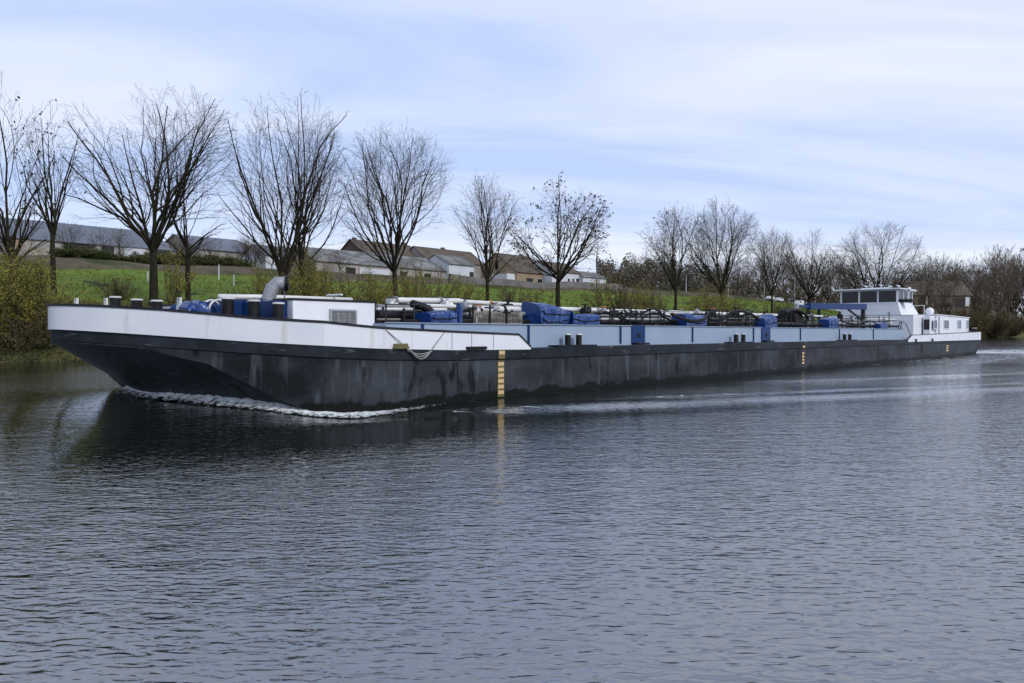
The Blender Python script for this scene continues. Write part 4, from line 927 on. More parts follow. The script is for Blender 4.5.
def grow_tree(seed, H, spread, trunk_h, limbs, rad, depth=5, twig=0.012, lean=0.0, up=0.5, dens=1.0, tilt=(12, 42), zc=None):
    """skeleton of a bare tree: (thick segments, twig segments, twig ends); boughs stop at a domed envelope"""
    rg = random.Random(seed); thick, thin, ends = [], [], []
    def perp(d):
        v = Vector((rg.gauss(0,1), rg.gauss(0,1), rg.gauss(0,1))); v = v - d * v.dot(d); return v.normalized()
    zmid = trunk_h + (H - trunk_h) * 0.52; a_up = H - zmid; a_dn = zmid - trunk_h * 0.55
    def env(p):
        dz = p.z - zmid; rz = a_up if dz > 0 else a_dn
        x = (p.x - lean * p.z * 0.5) / spread
        wob = 1.0 + 0.13 * noise.noise(Vector((p.x / spread * 1.7 + seed, p.y / spread * 1.7, p.z / H * 3.2)))
        return math.sqrt(x * x + (p.y / spread) ** 2 + (dz / rz) ** 2) / wob
    spacing = {1: 1.15, 2: 0.92, 3: 0.62, 4: 0.48}
    def branch(p, d, L, r, lev):
        n = max(2, min(10, int(L / (0.8 if lev < 3 else 0.45)))) if lev < depth else 2
        step = L / n; pts = [p.copy()]; dirs = []
        for i in range(n):
            wob = 0.155 + 0.03 * lev
            d = (d + perp(d) * rg.gauss(0, wob) + Vector((0, 0, up * (0.075 if lev == 1 else 0.13)))).normalized()
            p = p + d * step; pts.append(p.copy()); dirs.append(d.copy())
            if env(p) > (0.93 if lev == 1 else 1.0) + rg.uniform(-0.06, 0.02): break
        n = len(dirs); L = n * step
        for i in range(n):
            f0, f1 = i / n, (i + 1) / n
            ra = max(r * (1 - 0.80 * f0), twig); rb = max(r * (1 - 0.80 * f1), twig * 0.8)
            (thick if ra > 0.045 else thin).append((*pts[i], *pts[i+1], ra, rb))
        ends.append(p.copy())
        if lev >= depth: return
        k = max(2, int(round(L / spacing[lev] * dens * rg.uniform(0.85, 1.2))))
        for c in range(k):
            t = 0.16 + 0.84 * (c + rg.random() * 0.9) / k; t = min(t, 0.995); i = min(int(t * n), n - 1)
            q = pts[i].lerp(pts[i+1], t * n - i)
            ang = R(rg.uniform(22, 55)); dd = dirs[i] * math.cos(ang) + perp(dirs[i]) * math.sin(ang)
            out = Vector((q.x, q.y, 0)); 
            if out.length > 0.3: dd += out.normalized() * 0.22
            if dd.z < 0.0: dd.z *= 0.35
            LL = {1: 0.42, 2: 0.46, 3: 0.5, 4: 0.55}[lev] * rg.uniform(0.6, 1.25) * L * (1.05 - 0.28 * t)
            rf = 0.40
            if lev == 1 and c in (0, 2, 3): LL = L * rg.uniform(0.62, 0.85) * (1 - 0.5 * t); rf = 0.62; ang = R(rg.uniform(14, 32)); dd = dirs[i] * math.cos(ang) + perp(dirs[i]) * math.sin(ang)
            LL = max(LL, 0.55 if lev >= 3 else 0.9)
            branch(q, dd.normalized(), LL, max(r * (1 - 0.80 * t) * rf, twig), lev + 1)
    p = Vector((0, 0, -0.5)); d = Vector((lean, 0, 1)).normalized(); n = 6; q = p.copy()
    for i in range(n):
        d = (d + perp(d) * 0.03).normalized(); nq = q + d * ((trunk_h + 0.5) / n)
        thick.append((*q, *nq, rad * (1 - 0.06 * i) * (1.35 if i == 0 else 1), rad * (1 - 0.06 * (i + 1)))); q = nq
    top = q; az0 = rg.uniform(0, 6.28)
    for i in range(limbs + 4):
        az = az0 + i * 2.399 + rg.uniform(-0.3, 0.3)
        nl = limbs + 4; fr = ((i * 0.618034 + 0.15) % 1.0) ** 0.6; tl = R(tilt[0] * 0.5 + (tilt[1] * 1.15 - tilt[0] * 0.5) * fr + rg.uniform(-4, 4))
        dd = Vector((math.cos(az) * math.sin(tl) + lean * 0.5, math.sin(az) * math.sin(tl), math.cos(tl)))
        st = top - Vector((0, 0, trunk_h * 0.20 * rg.random() * (1 if i > 1 else 0)))
        branch(st, dd.normalized(), (H - trunk_h) * 1.25, rad * rg.uniform(0.30, 0.42), 1)
    return thick, thin, ends
def tree_object(name, skel, seed, loc, rz, label, cat='tree', group=None, leaf=0.0, leaf_size=0.09, twig_m='twig', H=None, sides=3, spread=None):
    thick, thin, ends = skel; rng = np.random.default_rng(seed)
    if H:                                              # make the crown reach exactly the height measured in the photo
        zs = sorted(s_[5] for s_ in thin); zz = zs[int(len(zs) * 0.997)]; k = H / zz; kx = k
        if spread:
            rr = sorted(math.hypot(s_[3], s_[4]) for s_ in thin); kx = min(max(spread / rr[int(len(rr) * 0.985)], 0.7), 1.9)
        sc = lambda L: [(s_[0]*kx, s_[1]*kx, s_[2]*k, s_[3]*kx, s_[4]*kx, s_[5]*k) + s_[6:] for s_ in L]; thick, thin = sc(thick), sc(thin); ends = [Vector((e.x * kx, e.y * kx, e.z * k)) for e in ends]
    root = empty(name, loc, rz); tag(root, label, cat, group)
    V, F = tubes_np(thick, 7); link('trunk', np_mesh('trunk', [(V, F, 0)], [M['bark']]), root)
    V, F = tubes_np(thin, sides); ch = [(V, F, 0)]
    if leaf > 0:
        E = np.array([tuple(e) for e in ends]); pick = E[rng.random(len(E)) < leaf]
        pick = np.repeat(pick, 3, 0) + rng.normal(0, 0.13, (len(pick) * 3, 3)); V, F = leaves_np(rng, pick, leaf_size); ch.append((V, F, 1))
    link('crown', np_mesh('crown', ch, [M[twig_m], M['dead_leaf']]), root)
    return root
def tree_at(px, p, py_top, label, seed, spread_px, trunk_f=0.2, limbs=6, leaf=0.0, lean=0.0, up=0.5, dens=1.0, tilt=(10, 44), depth=4, rad=None, group='bare trees in a row along the far bank', z=None, py_base=None, leaf_size=0.10, twig=0.0085, rz=None):
    s = SP(px, p); loc = W2(s, p, G(s, p) if z is None else z); Y = loc.y
    zt = CAM_H + (HZ - py_top) * Y / F_PX; H = zt - loc.z; sp = spread_px * Y / F_PX
    sk = grow_tree(seed, H, sp, H * trunk_f, limbs, rad or H * 0.018, depth, twig, lean, up, dens, tilt)
    return tree_object('bare_tree', sk, seed, loc, 0.0 if rz is None else rz, label, 'tree', group, leaf, leaf_size, 'twig', H, 3, sp)
tree_at(13, 68.5, 74, 'bare tree at the left edge with withered brown leaf clusters, behind the willow', 11, 46, 0.22, 7, leaf=0.07, lean=0.0, leaf_size=0.13)
tree_at(54, 73.5, 106, 'crooked slim bare tree beside the left willow, with scattered dead leaves', 12, 34, 0.30, 5, leaf=0.05, up=0.35, tilt=(8, 34), rad=0.27, leaf_size=0.12)
tree_at(154, 70, 86, 'tallest bare tree of the row, many upright limbs, behind the bow bollards', 13, 88, 0.27, 8, tilt=(8, 40), up=0.5, rad=0.42, dens=1.0)
tree_at(188, 70.5, 165, 'small thin bare tree just beside the tallest one', 14, 42, 0.40, 5, leaf=0.012, up=0.2, tilt=(15, 55), rad=0.26)
tree_at(284, 70, 100, 'bare tree with two forking stems, above the grey ventilator', 15, 66, 0.13, 6, tilt=(5, 34), up=0.5, rad=0.40, dens=0.85)
tree_at(302, 72, 108, 'bare multi-limbed tree close against the double-stemmed one', 16, 58, 0.2, 4, tilt=(5, 34), up=0.5, rad=0.30, dens=0.7)
tree_at(397, 70, 131, 'wide vase-shaped bare tree in front of the patched shed roof', 17, 68, 0.24, 7, tilt=(10, 44), up=0.5, rad=0.38, dens=0.95)
tree_at(487, 70, 176, 'slender bare tree with reddish buds, before the tan gabled house', 18, 38, 0.25, 6, leaf=0.012, tilt=(8, 34), up=0.5, rad=0.30)
tree_at(558, 70, 181, 'round-crowned tree thick with dead leaves, above the largest tarpaulin', 19, 52, 0.30, 8, leaf=0.22, tilt=(12, 56), up=0.3, rad=0.42, leaf_size=0.15)
tree_at(675, 70, 206, 'narrow bare tree with leaf clusters, left of the yellow willow shrub', 20, 36, 0.27, 6, leaf=0.035, tilt=(8, 36), up=0.5, rad=0.33, leaf_size=0.14, twig=0.011)
tree_at(722, 70, 199, 'broad bare tree standing behind the rounded yellow willow shrub', 21, 42, 0.24, 8, tilt=(10, 45), up=0.5, rad=0.42, twig=0.011)
tree_at(771, 70, 227, 'thin pale bare tree before the lamp posts', 22, 25, 0.3, 6, tilt=(8, 34), up=0.5, rad=0.28, twig=0.011)
tree_at(808, 72, 230, 'dense rounded bare tree left of the wheelhouse, over the crane boom', 23, 33, 0.25, 8, tilt=(12, 55), up=0.35, rad=0.45, dens=0.85, twig=0.012)
tree_at(876, 72, 223, 'large spreading bare tree straight behind the wheelhouse', 24, 45, 0.22, 8, tilt=(10, 52), up=0.35, rad=0.55, dens=0.75, twig=0.014)

# the wood beyond the meadow: individual background trees from five shapes
protos = []
for k in range(5):
    sk = grow_tree(40 + k, 15.0, 5.2, 2.6, 7, 0.26, 4, 0.019, 0, 0.35, 0.8, (8, 50)); protos.append(sk)
WOOD = []
def wood_tree(px, p, py_top, k, label='bare brown tree in the crowded wood beyond the meadow', group='trees of the wood beyond the meadow', wid=1.0):
    s = SP(px, p); z = G(s, p); loc = W2(s, p, z); H = CAM_H + (HZ - py_top) * loc.y / F_PX - z
    if k < len(WOOD) and WOOD[k] is not None: o = copy_tree(WOOD[k])
    else:
        o = tree_object('background_tree', protos[k], 40 + k, loc, 0, label, 'tree', group, 0.02 if k % 2 else 0, 0.25, 'twig_brown', 15.0)
        while len(WOOD) <= k: WOOD.append(None)
        WOOD[k] = o
    o.location = loc; o.rotation_euler = (0, 0, rnd.uniform(0, 6.28)); sc = max(H, 5) / 15.0; o.scale = (sc * wid, sc * wid, sc); tag(o, label, 'tree', group); return o
ki = 0
for px in np.arange(604, 1035, 7.0):
    top = float(np.interp(px, [600, 650, 700, 780, 850, 900, 940, 975, 1000, 1030], [262, 256, 262, 254, 258, 262, 262, 262, 258, 255])) + rnd.uniform(-7, 12)
    p = float(np.interp(px, [600, 800, 900, 1030], [140, 128, 112, 100])) + rnd.uniform(-8, 22)
    wood_tree(px + rnd.uniform(-3, 3), p, top, ki % 5, wid=rnd.uniform(0.9, 1.35)); ki += 1
for px, p, top, k, lab in ((939, 104, 252, 0, 'bare grey tree rising over the roof of the brick farmhouse'), (962, 106, 259, 1, 'lower bare tree over the right half of the farmhouse roof'), (998, 92, 246, 2, 'tall bare tree to the right of the brick farmhouse'), (1012, 90, 244, 3, 'tallest bare tree at the right edge of the view'), (908, 100, 262, 4, 'bare tree between the wheelhouse and the brick farmhouse')):
    wood_tree(px, p, top, k, lab, None, 0.85)
for px, p, top, k, lab in ((928, 74, 256, 2, 'thin bare tree before the left half of the farmhouse'), (948, 75, 262, 0, 'bare tree before the middle of the farmhouse front'), (984, 77, 252, 3, 'bare tree just past the right end of the farmhouse')):
    wood_tree(px, p, top, k, lab, None, 0.7)
for i, px in enumerate((919, 941, 978, 1006)):
    wood_tree(px, 72.5 + (i * 7) % 5, 262 + (i * 5) % 13, (i * 2 + 1) % 5, 'bare twiggy tree in the screen standing before the farmhouse', 'trees screening the farmhouse', 0.6)
for i, px in enumerate((70, 103, 121, 180, 191, 209, 272, 291, 309, 340)):
    wood_tree(px, 121 + (i * 5) % 9, 240 + (px - 60) * 0.035 + (i * 7) % 9, i % 5, 'small bare bush-like tree on the brown verge below the sheds', 'small bare trees on the verge', 1.2)
for px, p, top, k in ((238, 150, 238, 1), (247, 150, 234, 2), (262, 152, 240, 3), (255, 151, 237, 0)):
    wood_tree(px, p, top, k, 'small bare bush-like tree against the slate warehouse roof', 'bushy trees by the warehouse', 1.3)

# shrubs
def shrub_mesh(seed, h, w, stems, leaf_n, leaf_size, leaf_m, depth=3, twig=0.01, low=0.15):
    rg = random.Random(seed); rng = np.random.default_rng(seed); thin = []; pts = []
    for i in range(stems):
        az = rg.uniform(0, 6.28); tl = R(rg.uniform(4, 58)); d = Vector((math.cos(az)*math.sin(tl), math.sin(az)*math.sin(tl), math.cos(tl)))
        p = Vector((math.cos(az), math.sin(az), 0)) * rg.uniform(0, w * 0.35); L = h * rg.uniform(0.6, 1.05) * (1 - 0.25 * math.sin(tl)); n = 6
        for k in range(n):
            d = (d + Vector((rg.gauss(0, .13), rg.gauss(0, .13), rg.gauss(0.03, .1)))).normalized(); q = p + d * L / n; thin.append((*p, *q, twig * 2.6 * (1 - k/n) + twig, twig * 2.6 * (1 - (k+1)/n) + twig))
            for c in range(4):
                dd = (d + Vector((rg.gauss(0, .55), rg.gauss(0, .55), rg.gauss(0.1, .4)))).normalized(); q2 = p.lerp(q, rg.random()); e = q2 + dd * L * rg.uniform(0.10, 0.26)
                thin.append((*q2, *e, twig, twig * 0.7))
                for t in (0.3, 0.55, 0.8, 1.0): pts.append(q2.lerp(e, t))
            p = q
    P = np.array([tuple(x) for x in pts]); idx = rng.integers(0, len(P), leaf_n); C = P[idx] + rng.normal(0, 0.10 * max(w, 1) ** 0.3, (leaf_n, 3)); C[:, 2] = np.abs(C[:, 2])
    V, F = tubes_np(thin, 3); st = np_mesh('stems', [(V, F, 0)], [M['twig_brown']])
    V, F = leaves_np(rng, C, leaf_size); fo = np_mesh('foliage', [(V, F, 0)], [M[leaf_m]])
    return st, fo
SHR = {}
def shrub(px, p, h, w, label, key, kw, name='shrub', cat='shrub', group=None, z=None):
    if key not in SHR: SHR[key] = shrub_mesh(**kw)
    st, fo = SHR[key]; s = SP(px, p); o = empty(name, W2(s, p, G(s, p) - 0.05 if z is None else z), rnd.uniform(0, 6.28)); tag(o, label, cat, group)
    link('stems', st, o); link('foliage', fo, o); kh = kw.get('h', h); o.scale = (w / kw.get('w', w), w / kw.get('w', w), h / kh); return o
KW = dict(big=dict(seed=61, h=6.0, w=3.0, stems=46, leaf_n=21000, leaf_size=0.052, leaf_m='willow', twig=0.012), mid=dict(seed=62, h=4.0, w=2.5, stems=26, leaf_n=5600, leaf_size=0.058, leaf_m='willow', twig=0.012),
          dull=dict(seed=63, h=4.0, w=2.5, stems=30, leaf_n=3400, leaf_size=0.06, leaf_m='willow_dull', twig=0.015), thin=dict(seed=64, h=4.5, w=1.6, stems=16, leaf_n=1300, leaf_size=0.08, leaf_m='willow', twig=0.014),
          hedge=dict(seed=65, h=2.2, w=2.5, stems=30, leaf_n=5500, leaf_size=0.10, leaf_m='hedge', twig=0.012))
shrub(20, 66.8, 6.5, 3.6, 'big yellow-green willow bush on the near left bank', 'big', KW['big'], 'willow_shrub')
shrub(-6, 66.2, 6.4, 3.4, 'willow bush cut by the left edge of the view', 'big', KW['big'], 'willow_shrub')
shrub(40, 65.8, 3.8, 2.6, 'low olive bush at the foot of the left willow', 'dull', KW['dull'], 'willow_shrub')
shrub(14, 65.6, 3.4, 2.8, 'dull olive bush overhanging the water at far left', 'dull', KW['dull'], 'willow_shrub')
for px, p, h, w, key, lab in ((118, 72, 2.2, 2.0, 'dull', 'brownish scrub bush in the meadow left of the tallest tree'), (172, 71, 6.2, 1.2, 'thin', 'leggy sapling between the tallest and the small thin tree'),
        (262, 70, 4.6, 2.2, 'mid', 'fresh yellow-green shrub left of the ventilator'), (297, 70, 6.6, 2.6, 'mid', 'tall yellow-green shrub wrapped round the double-stemmed trunk'), (320, 69.5, 5.8, 2.4, 'mid', 'yellow-green shrub right of the double-stemmed trunk'),
        (345, 70, 5.0, 2.6, 'thin', 'thin leafing shrub above the white forward house'), (372, 70, 5.0, 2.8, 'mid', 'yellow-green shrub left of the vase-shaped tree'), (412, 70, 6.4, 2.6, 'mid', 'tallest leafing shrub right of the vase-shaped tree'),
        (436, 71, 6.4, 2.2, 'thin', 'thin leafing shrub before the pale workshop wall'), (462, 70, 5.0, 2.6, 'mid', 'yellow-green shrub left of the slender bare tree'), (513, 70, 4.4, 2.4, 'dull', 'olive shrub right of the slender bare tree'),
        (538, 70, 4.4, 2.2, 'thin', 'wispy shrub just left of the leafy round tree'), (605, 72, 6.8, 2.2, 'thin', 'tall wispy shrub at the right of the open meadow patch'), (622, 71, 6.2, 2.6, 'dull', 'olive shrub beside the wispy one'),
        (642, 71, 6.2, 3.0, 'mid', 'yellowish shrub left of the narrow bare tree'), (655, 70, 5.4, 2.4, 'dull', 'olive shrub nearest the narrow bare tree'), (702, 69, 6.4, 4.6, 'mid', 'left half of the rounded yellow willow shrub amid the row'),
        (716, 69.5, 7.0, 4.2, 'mid', 'right part of the rounded yellow willow shrub amid the row'), (736, 69, 4.8, 3.6, 'dull', 'olive shrub trailing off the rounded willow'), (775, 70, 4.4, 4.0, 'dull', 'grey-olive shrub under the thin pale tree'), (790, 69, 4.0, 4.4, 'dull', 'low olive shrub behind the black covered heap')):
    shrub(px, p, h, w, lab, key, KW[key], 'willow_shrub' if 'willow' in lab else 'shrub')
for px, p, h, w, lab in ((950, 72, 8.0, 6.5, 'brown bush on the bank directly aft of the stern cabin'), (972, 73, 14.5, 9.0, 'tallest brown bush on the right bank below the farmhouse'), (990, 75, 15.0, 10.0, 'wide brown bush right of the tallest one on the bank'), (1008, 76, 13.5, 9.5, 'brown bush near the right edge of the bank'), (1026, 78, 12.0, 10.0, 'brown bush cut by the right edge'), (916, 73, 10.0, 4.5, 'yellowish bush showing just right of the wheelhouse')):
    shrub(px, p, h, w, lab, 'wood', name='bank_shrub', kw=dict(seed=66, h=4.0, w=2.5, stems=54, leaf_n=12000, leaf_size=0.06, leaf_m='osier', twig=0.022))
for i, px in enumerate(np.arange(66, 250, 8.0)):
    shrub(px + rnd.uniform(-2, 2), 117 + rnd.uniform(-1, 2), rnd.uniform(0.9, 1.9), rnd.uniform(2.2, 3.2), 'green hedge bush on top of the brown verge below the warehouse', 'hedge', KW['hedge'], 'hedge_bush', 'shrub', 'hedge bushes along the verge')

# undergrowth on the bank, grass tufts on the meadow: beyond counting
def undergrowth():
    rng = np.random.default_rng(5); ch = []
    def scatter(n, s0, s1, d0, d1, h0, h1, size):
        s = rng.uniform(s0, s1, n); d = rng.uniform(d0, d1, n); p = bank_p(s) + d; z = ground(s, p)
        cl = np.array([noise.noise(Vector((a * 0.5, b * 0.9, 3.0))) for a, b in zip(s, d)]); h = np.clip(0.5 + cl, 0.08, 1.2) * rng.uniform(h0, h1, n)
        C = np.stack([s * UX - p * UY, s * UY + p * UX, z + h], 1); V, F = leaves_np(rng, C, size); return V, F
    V, F = scatter(26000, -8, 48, -0.6, 4.5, 0.0, 1.5, 0.085); ch.append((V, F, 0))
    V, F = scatter(9000, -8, 48, 2.0, 7.5, 0.0, 0.9, 0.075); ch.append((V, F, 1))
    V, F = scatter(9000, 240, 460, -1.0, 6, 0.0, 2.4, 0.26); ch.append((V, F, 0))
    V, F = scatter(5000, 240, 460, 1.0, 9, 0.0, 2.0, 0.26); ch.append((V, F, 1))
    o = link('bank_undergrowth', np_mesh('bank_undergrowth', ch, [M['ivy'], M['willow_dull']])); tag(o, 'dark brambles and dry weeds hanging down the river bank', 'undergrowth', None, 'stuff')
undergrowth()
def tufts():
    rng = np.random.default_rng(6); n = 15000; s = 20 + 300 * rng.random(n) ** 1.4; d = rng.uniform(7, 46, n); p = bank_p(s) + d; z = ground(s, p)
    C = np.stack([s * UX - p * UY, s * UY + p * UX, z], 1); h = rng.uniform(0.10, 0.32, n) * (1 + s / 200); w = rng.uniform(0.02, 0.06, n) * (1 + s / 150)
    az = rng.uniform(0, 6.28, n); a = np.stack([np.cos(az), np.sin(az), 0 * az], 1) * w[:, None]; up = np.stack([rng.normal(0, 0.12, n), rng.normal(0, 0.12, n), h], 1)
    V = np.stack([C - a, C + a, C + a * 0.5 + up, C - a * 0.5 + up], 1).reshape(-1, 3); F = np.arange(4 * n).reshape(-1, 4)
    o = link('meadow_grass', np_mesh('meadow_grass', [(V, F, 0)], [M['tuft']])); tag(o, 'tufts of green grass over the sloping meadow', 'grass', None, 'stuff')
tufts()
def far_thicket():
    rng = np.random.default_rng(8); ch = []; n = 90000
    px = rng.uniform(596, 1040, n); base = np.interp(px, [600, 800, 900, 1040], [128, 122, 106, 96]); p = base + rng.uniform(0, 26, n)
    r = (px - 512) / F_PX; s = p * (UY + UX * r) / (UX - UY * r); z = ground(s, p)
    cl = np.array([noise.noise(Vector((a * 0.09, b * 0.1, 1.0))) for a, b in zip(px, p)]); h = np.clip(0.85 + cl * 0.8, 0.15, 1.6) * rng.uniform(0, 1, n) ** 1.3 * 10.0
    C = np.stack([s * UX - p * UY, s * UY + p * UX, z + h], 1); V, F = leaves_np(rng, C, 0.30); half = len(F) * 3 // 4
    ch.append((V[:half*4], F[:half], 0)); ch.append((V[half*4:], F[half:] - half*4, 1))
    o = link('far_thicket', np_mesh('far_thicket', ch, [M['twig_brown'], M['hedge']])); tag(o, 'brown thicket filling the foot of the distant wood', 'thicket', None, 'stuff')
far_thicket()

# ------------------------------------------------------------------ buildings
def building(name, label, cat, s0, s1, p0, depth, ze, zr, wall, roof, zg=None, openings=(), chimneys=(), gable=0.0, over=0.35, rot=None, group=None):
    """gabled building: near wall on p0, ridge along s; openings: (f0, f1, h0, h1, kind) on the near wall in fractions of its length and metres above the eaves line downwards"""
    g0 = min(G(s0, p0), G(s1, p0)) - 0.6 if zg is None else zg
    c = ((s0 + s1) / 2, p0, g0); o = empty(name, W2(*c), TH); tag(o, label, cat, group); L = (s1 - s0) / 2; he = ze - g0; hr = zr - g0
    def bp(n, mb, m, par=None): return link(n, mb.mesh(n, m), par or o)
    mb = MB(); mb.add([(-L,0,0),(L,0,0),(L,depth,0),(-L,depth,0),(-L,0,he),(L,0,he),(L,depth,he),(-L,depth,he),(-L,depth/2,hr-0.05),(L,depth/2,hr-0.05)], [(0,1,5,4),(2,3,7,6),(3,0,4,8,7),(1,2,6,9,5),(0,3,2,1)])
    w = bp('wall', mb, M[wall])
    mb = MB(); e = over; sl = (hr - he) / (depth / 2)
    for sg in (0, 1):
        y0 = -e if sg == 0 else depth + e; z0 = he - e * sl
        a = [(-L - e, y0, z0 + 0.02), (L + e, y0, z0 + 0.02), (L + e, depth / 2, hr), (-L - e, depth / 2, hr)]
        mb.add(a + [(x, y, z + 0.14) for x, y, z in a], [(0,1,2,3),(4,7,6,5),(0,4,5,1),(1,5,6,2),(2,6,7,3),(3,7,4,0)])
    rf = bp('roof', mb, M[roof])
    for f, wd, hh in chimneys:
        mb = MB(); x = -L + 2 * L * f; mb.box(x - wd, x + wd, depth / 2 - 0.4, depth / 2 + 0.4, hr - 0.6, hr + hh); bp('chimney', mb, M['wall_brick'], rf)
    for f0, f1, z0, z1, k in openings:
        xa, xb = -L + 2 * L * f0, -L + 2 * L * f1; mb = MB()
        if k == 'dark': mb.box(xa, xb, -0.06, -0.004, z0, z1); bp('doorway', mb, M['dark'], w)
        elif k == 'white': mb.box(xa, xb, -0.10, -0.004, z0, z1); bp('panel', mb, M['wall_white'], w)
        else:
            t = 0.08; mb.box(xa - t, xb + t, -0.06, -0.004, z1, z1 + t); mb.box(xa - t, xb + t, -0.08, -0.004, z0 - t, z0); mb.box(xa - t, xa, -0.06, -0.004, z0, z1); mb.box(xb, xb + t, -0.06, -0.004, z0, z1); f_ = bp('window', mb, M['wall_white'], w)
            mb = MB(); mb.box(xa, xb, -0.03, -0.004, z0, z1); bp('pane', mb, M['glass'], f_)
    return o
def zat(px, py, p): return ZP(px, py, p)
# slate warehouse and its lower neighbour
p = 160; building('warehouse', 'long warehouse with a slate-blue roof behind the leftmost trees', 'warehouse', SP(8, p), SP(176, p), p, 26, zat(100, 244.5, p), zat(100, 227.5, p + 13) , 'wall_pale', 'roof_slate', openings=[(0.30, 0.48, 2.2, 4.2, 'dark'), (0.52, 0.60, 2.6, 4.2, 'w'), (0.66, 0.80, 2.2, 4.4, 'white'), (0.84, 0.97, 2.4, 4.0, 'dark')])
building('warehouse', 'warehouse with a pale blue-grey roof behind the bush-like trees', 'warehouse', SP(200, 158), SP(262, 158), 158, 22, zat(230, 251.5, 158), zat(230, 240.0, 169), 'wall_pale', 'roof_slate', openings=[(0.08, 0.30, 1.6, 3.2, 'dark'), (0.62, 0.9, 1.6, 3.4, 'white')])
building('workshop', 'pale gabled workshop at the end of the grey warehouses', 'workshop', SP(266, 150), SP(300, 150), 150, 10, zat(282, 256, 150), zat(282, 247.5, 155), 'wall_white', 'roof_slate', openings=[(0.3, 0.6, 1.2, 3.0, 'dark')])
p = 125; building('shed', 'long low shed with a patched grey roof', 'shed', SP(316, p), SP(447, p), p, 13, zat(390, 266.5, p), zat(390, 255.5, p + 6.5), 'wall_pale', 'roof_patch', openings=[(0.20, 0.27, 0.6, 2.2, 'dark'), (0.30, 0.52, 0.8, 2.3, 'white'), (0.6, 0.66, 0.8, 2.2, 'w'), (0.80, 0.86, 0.8, 2.2, 'w')])
p = 142; building('house', 'brown tiled house rising behind the patched shed roof', 'house', SP(366, p), SP(424, p), p, 11, zat(395, 257, p), zat(395, 244.5, p + 5.5), 'wall_brick', 'roof_brown', chimneys=[(0.06, 0.4, 0.5), (0.9, 0.5, 0.7)])
p = 139; building('house', 'brown roofed house between the patched shed and the tan gable', 'house', SP(428, p), SP(484, p), p, 10, zat(455, 262, p), zat(455, 251.0, p + 5), 'wall_pale', 'roof_brown', chimneys=[(0.5, 0.4, 0.5)])
p = 124; building('workshop', 'whitewashed workshop with a mottled roof beside the slender tree', 'workshop', SP(449, p), SP(474, p), p, 9, zat(461, 264.5, p), zat(461, 257.5, p + 4.5), 'wall_white', 'roof_patch', openings=[(0.82, 0.98, 0.6, 2.8, 'dark')])
p = 127; building('house', 'tan gabled house with a steep brown roof', 'house', SP(517, p), SP(548, p), p, 14, zat(530, 272.5, p), zat(517, 249.5, p + 7) - 1.6, 'wall_tan', 'roof_brown', openings=[(0.3, 0.5, 0.7, 2.2, 'dark'), (0.65, 0.8, 0.8, 2.2, 'w')], chimneys=[(0.8, 0.4, 0.5)])
# its gable window, on the wall that faces the bow
for o in [x for x in COL.objects if x.name.startswith('house') and x.get('label', '').startswith('tan gabled')]:
    L = (SP(548, 127) - SP(517, 127)) / 2; mb = MB(); mb.box(-L - 0.06, -L - 0.004, 6.2, 7.2, 4.4, 6.6); link('gable_window', mb.mesh('gable_window', M['glass']), o)
    mb = MB(); mb.box(-L - 3.0, -L - 0.01, 0.6, 5.5, 0.4, 3.0); link('lean_to', mb.mesh('lean_to', M['wall_white']), o)
p = 124; building('cottage', 'white cottage right of the tan gabled house', 'cottage', SP(552, p), SP(580, p), p, 10, zat(565, 272, p), zat(565, 264, p + 5), 'wall_white', 'roof_brown', openings=[(0.55, 0.62, 0.8, 2.6, 'w'), (0.72, 0.78, 0.8, 2.6, 'dark'), (0.86, 0.96, 0.4, 2.8, 'dark')])
p = 123; building('shed', 'open white-ended shed beside the white cottage', 'shed', SP(583, p), SP(606, p), p, 8, zat(594, 277.5, p), zat(594, 273, p + 4), 'wall_white', 'roof_patch', openings=[(0.05, 0.42, 0.4, 2.0, 'dark'), (0.6, 0.8, 0.4, 1.6, 'dark')])
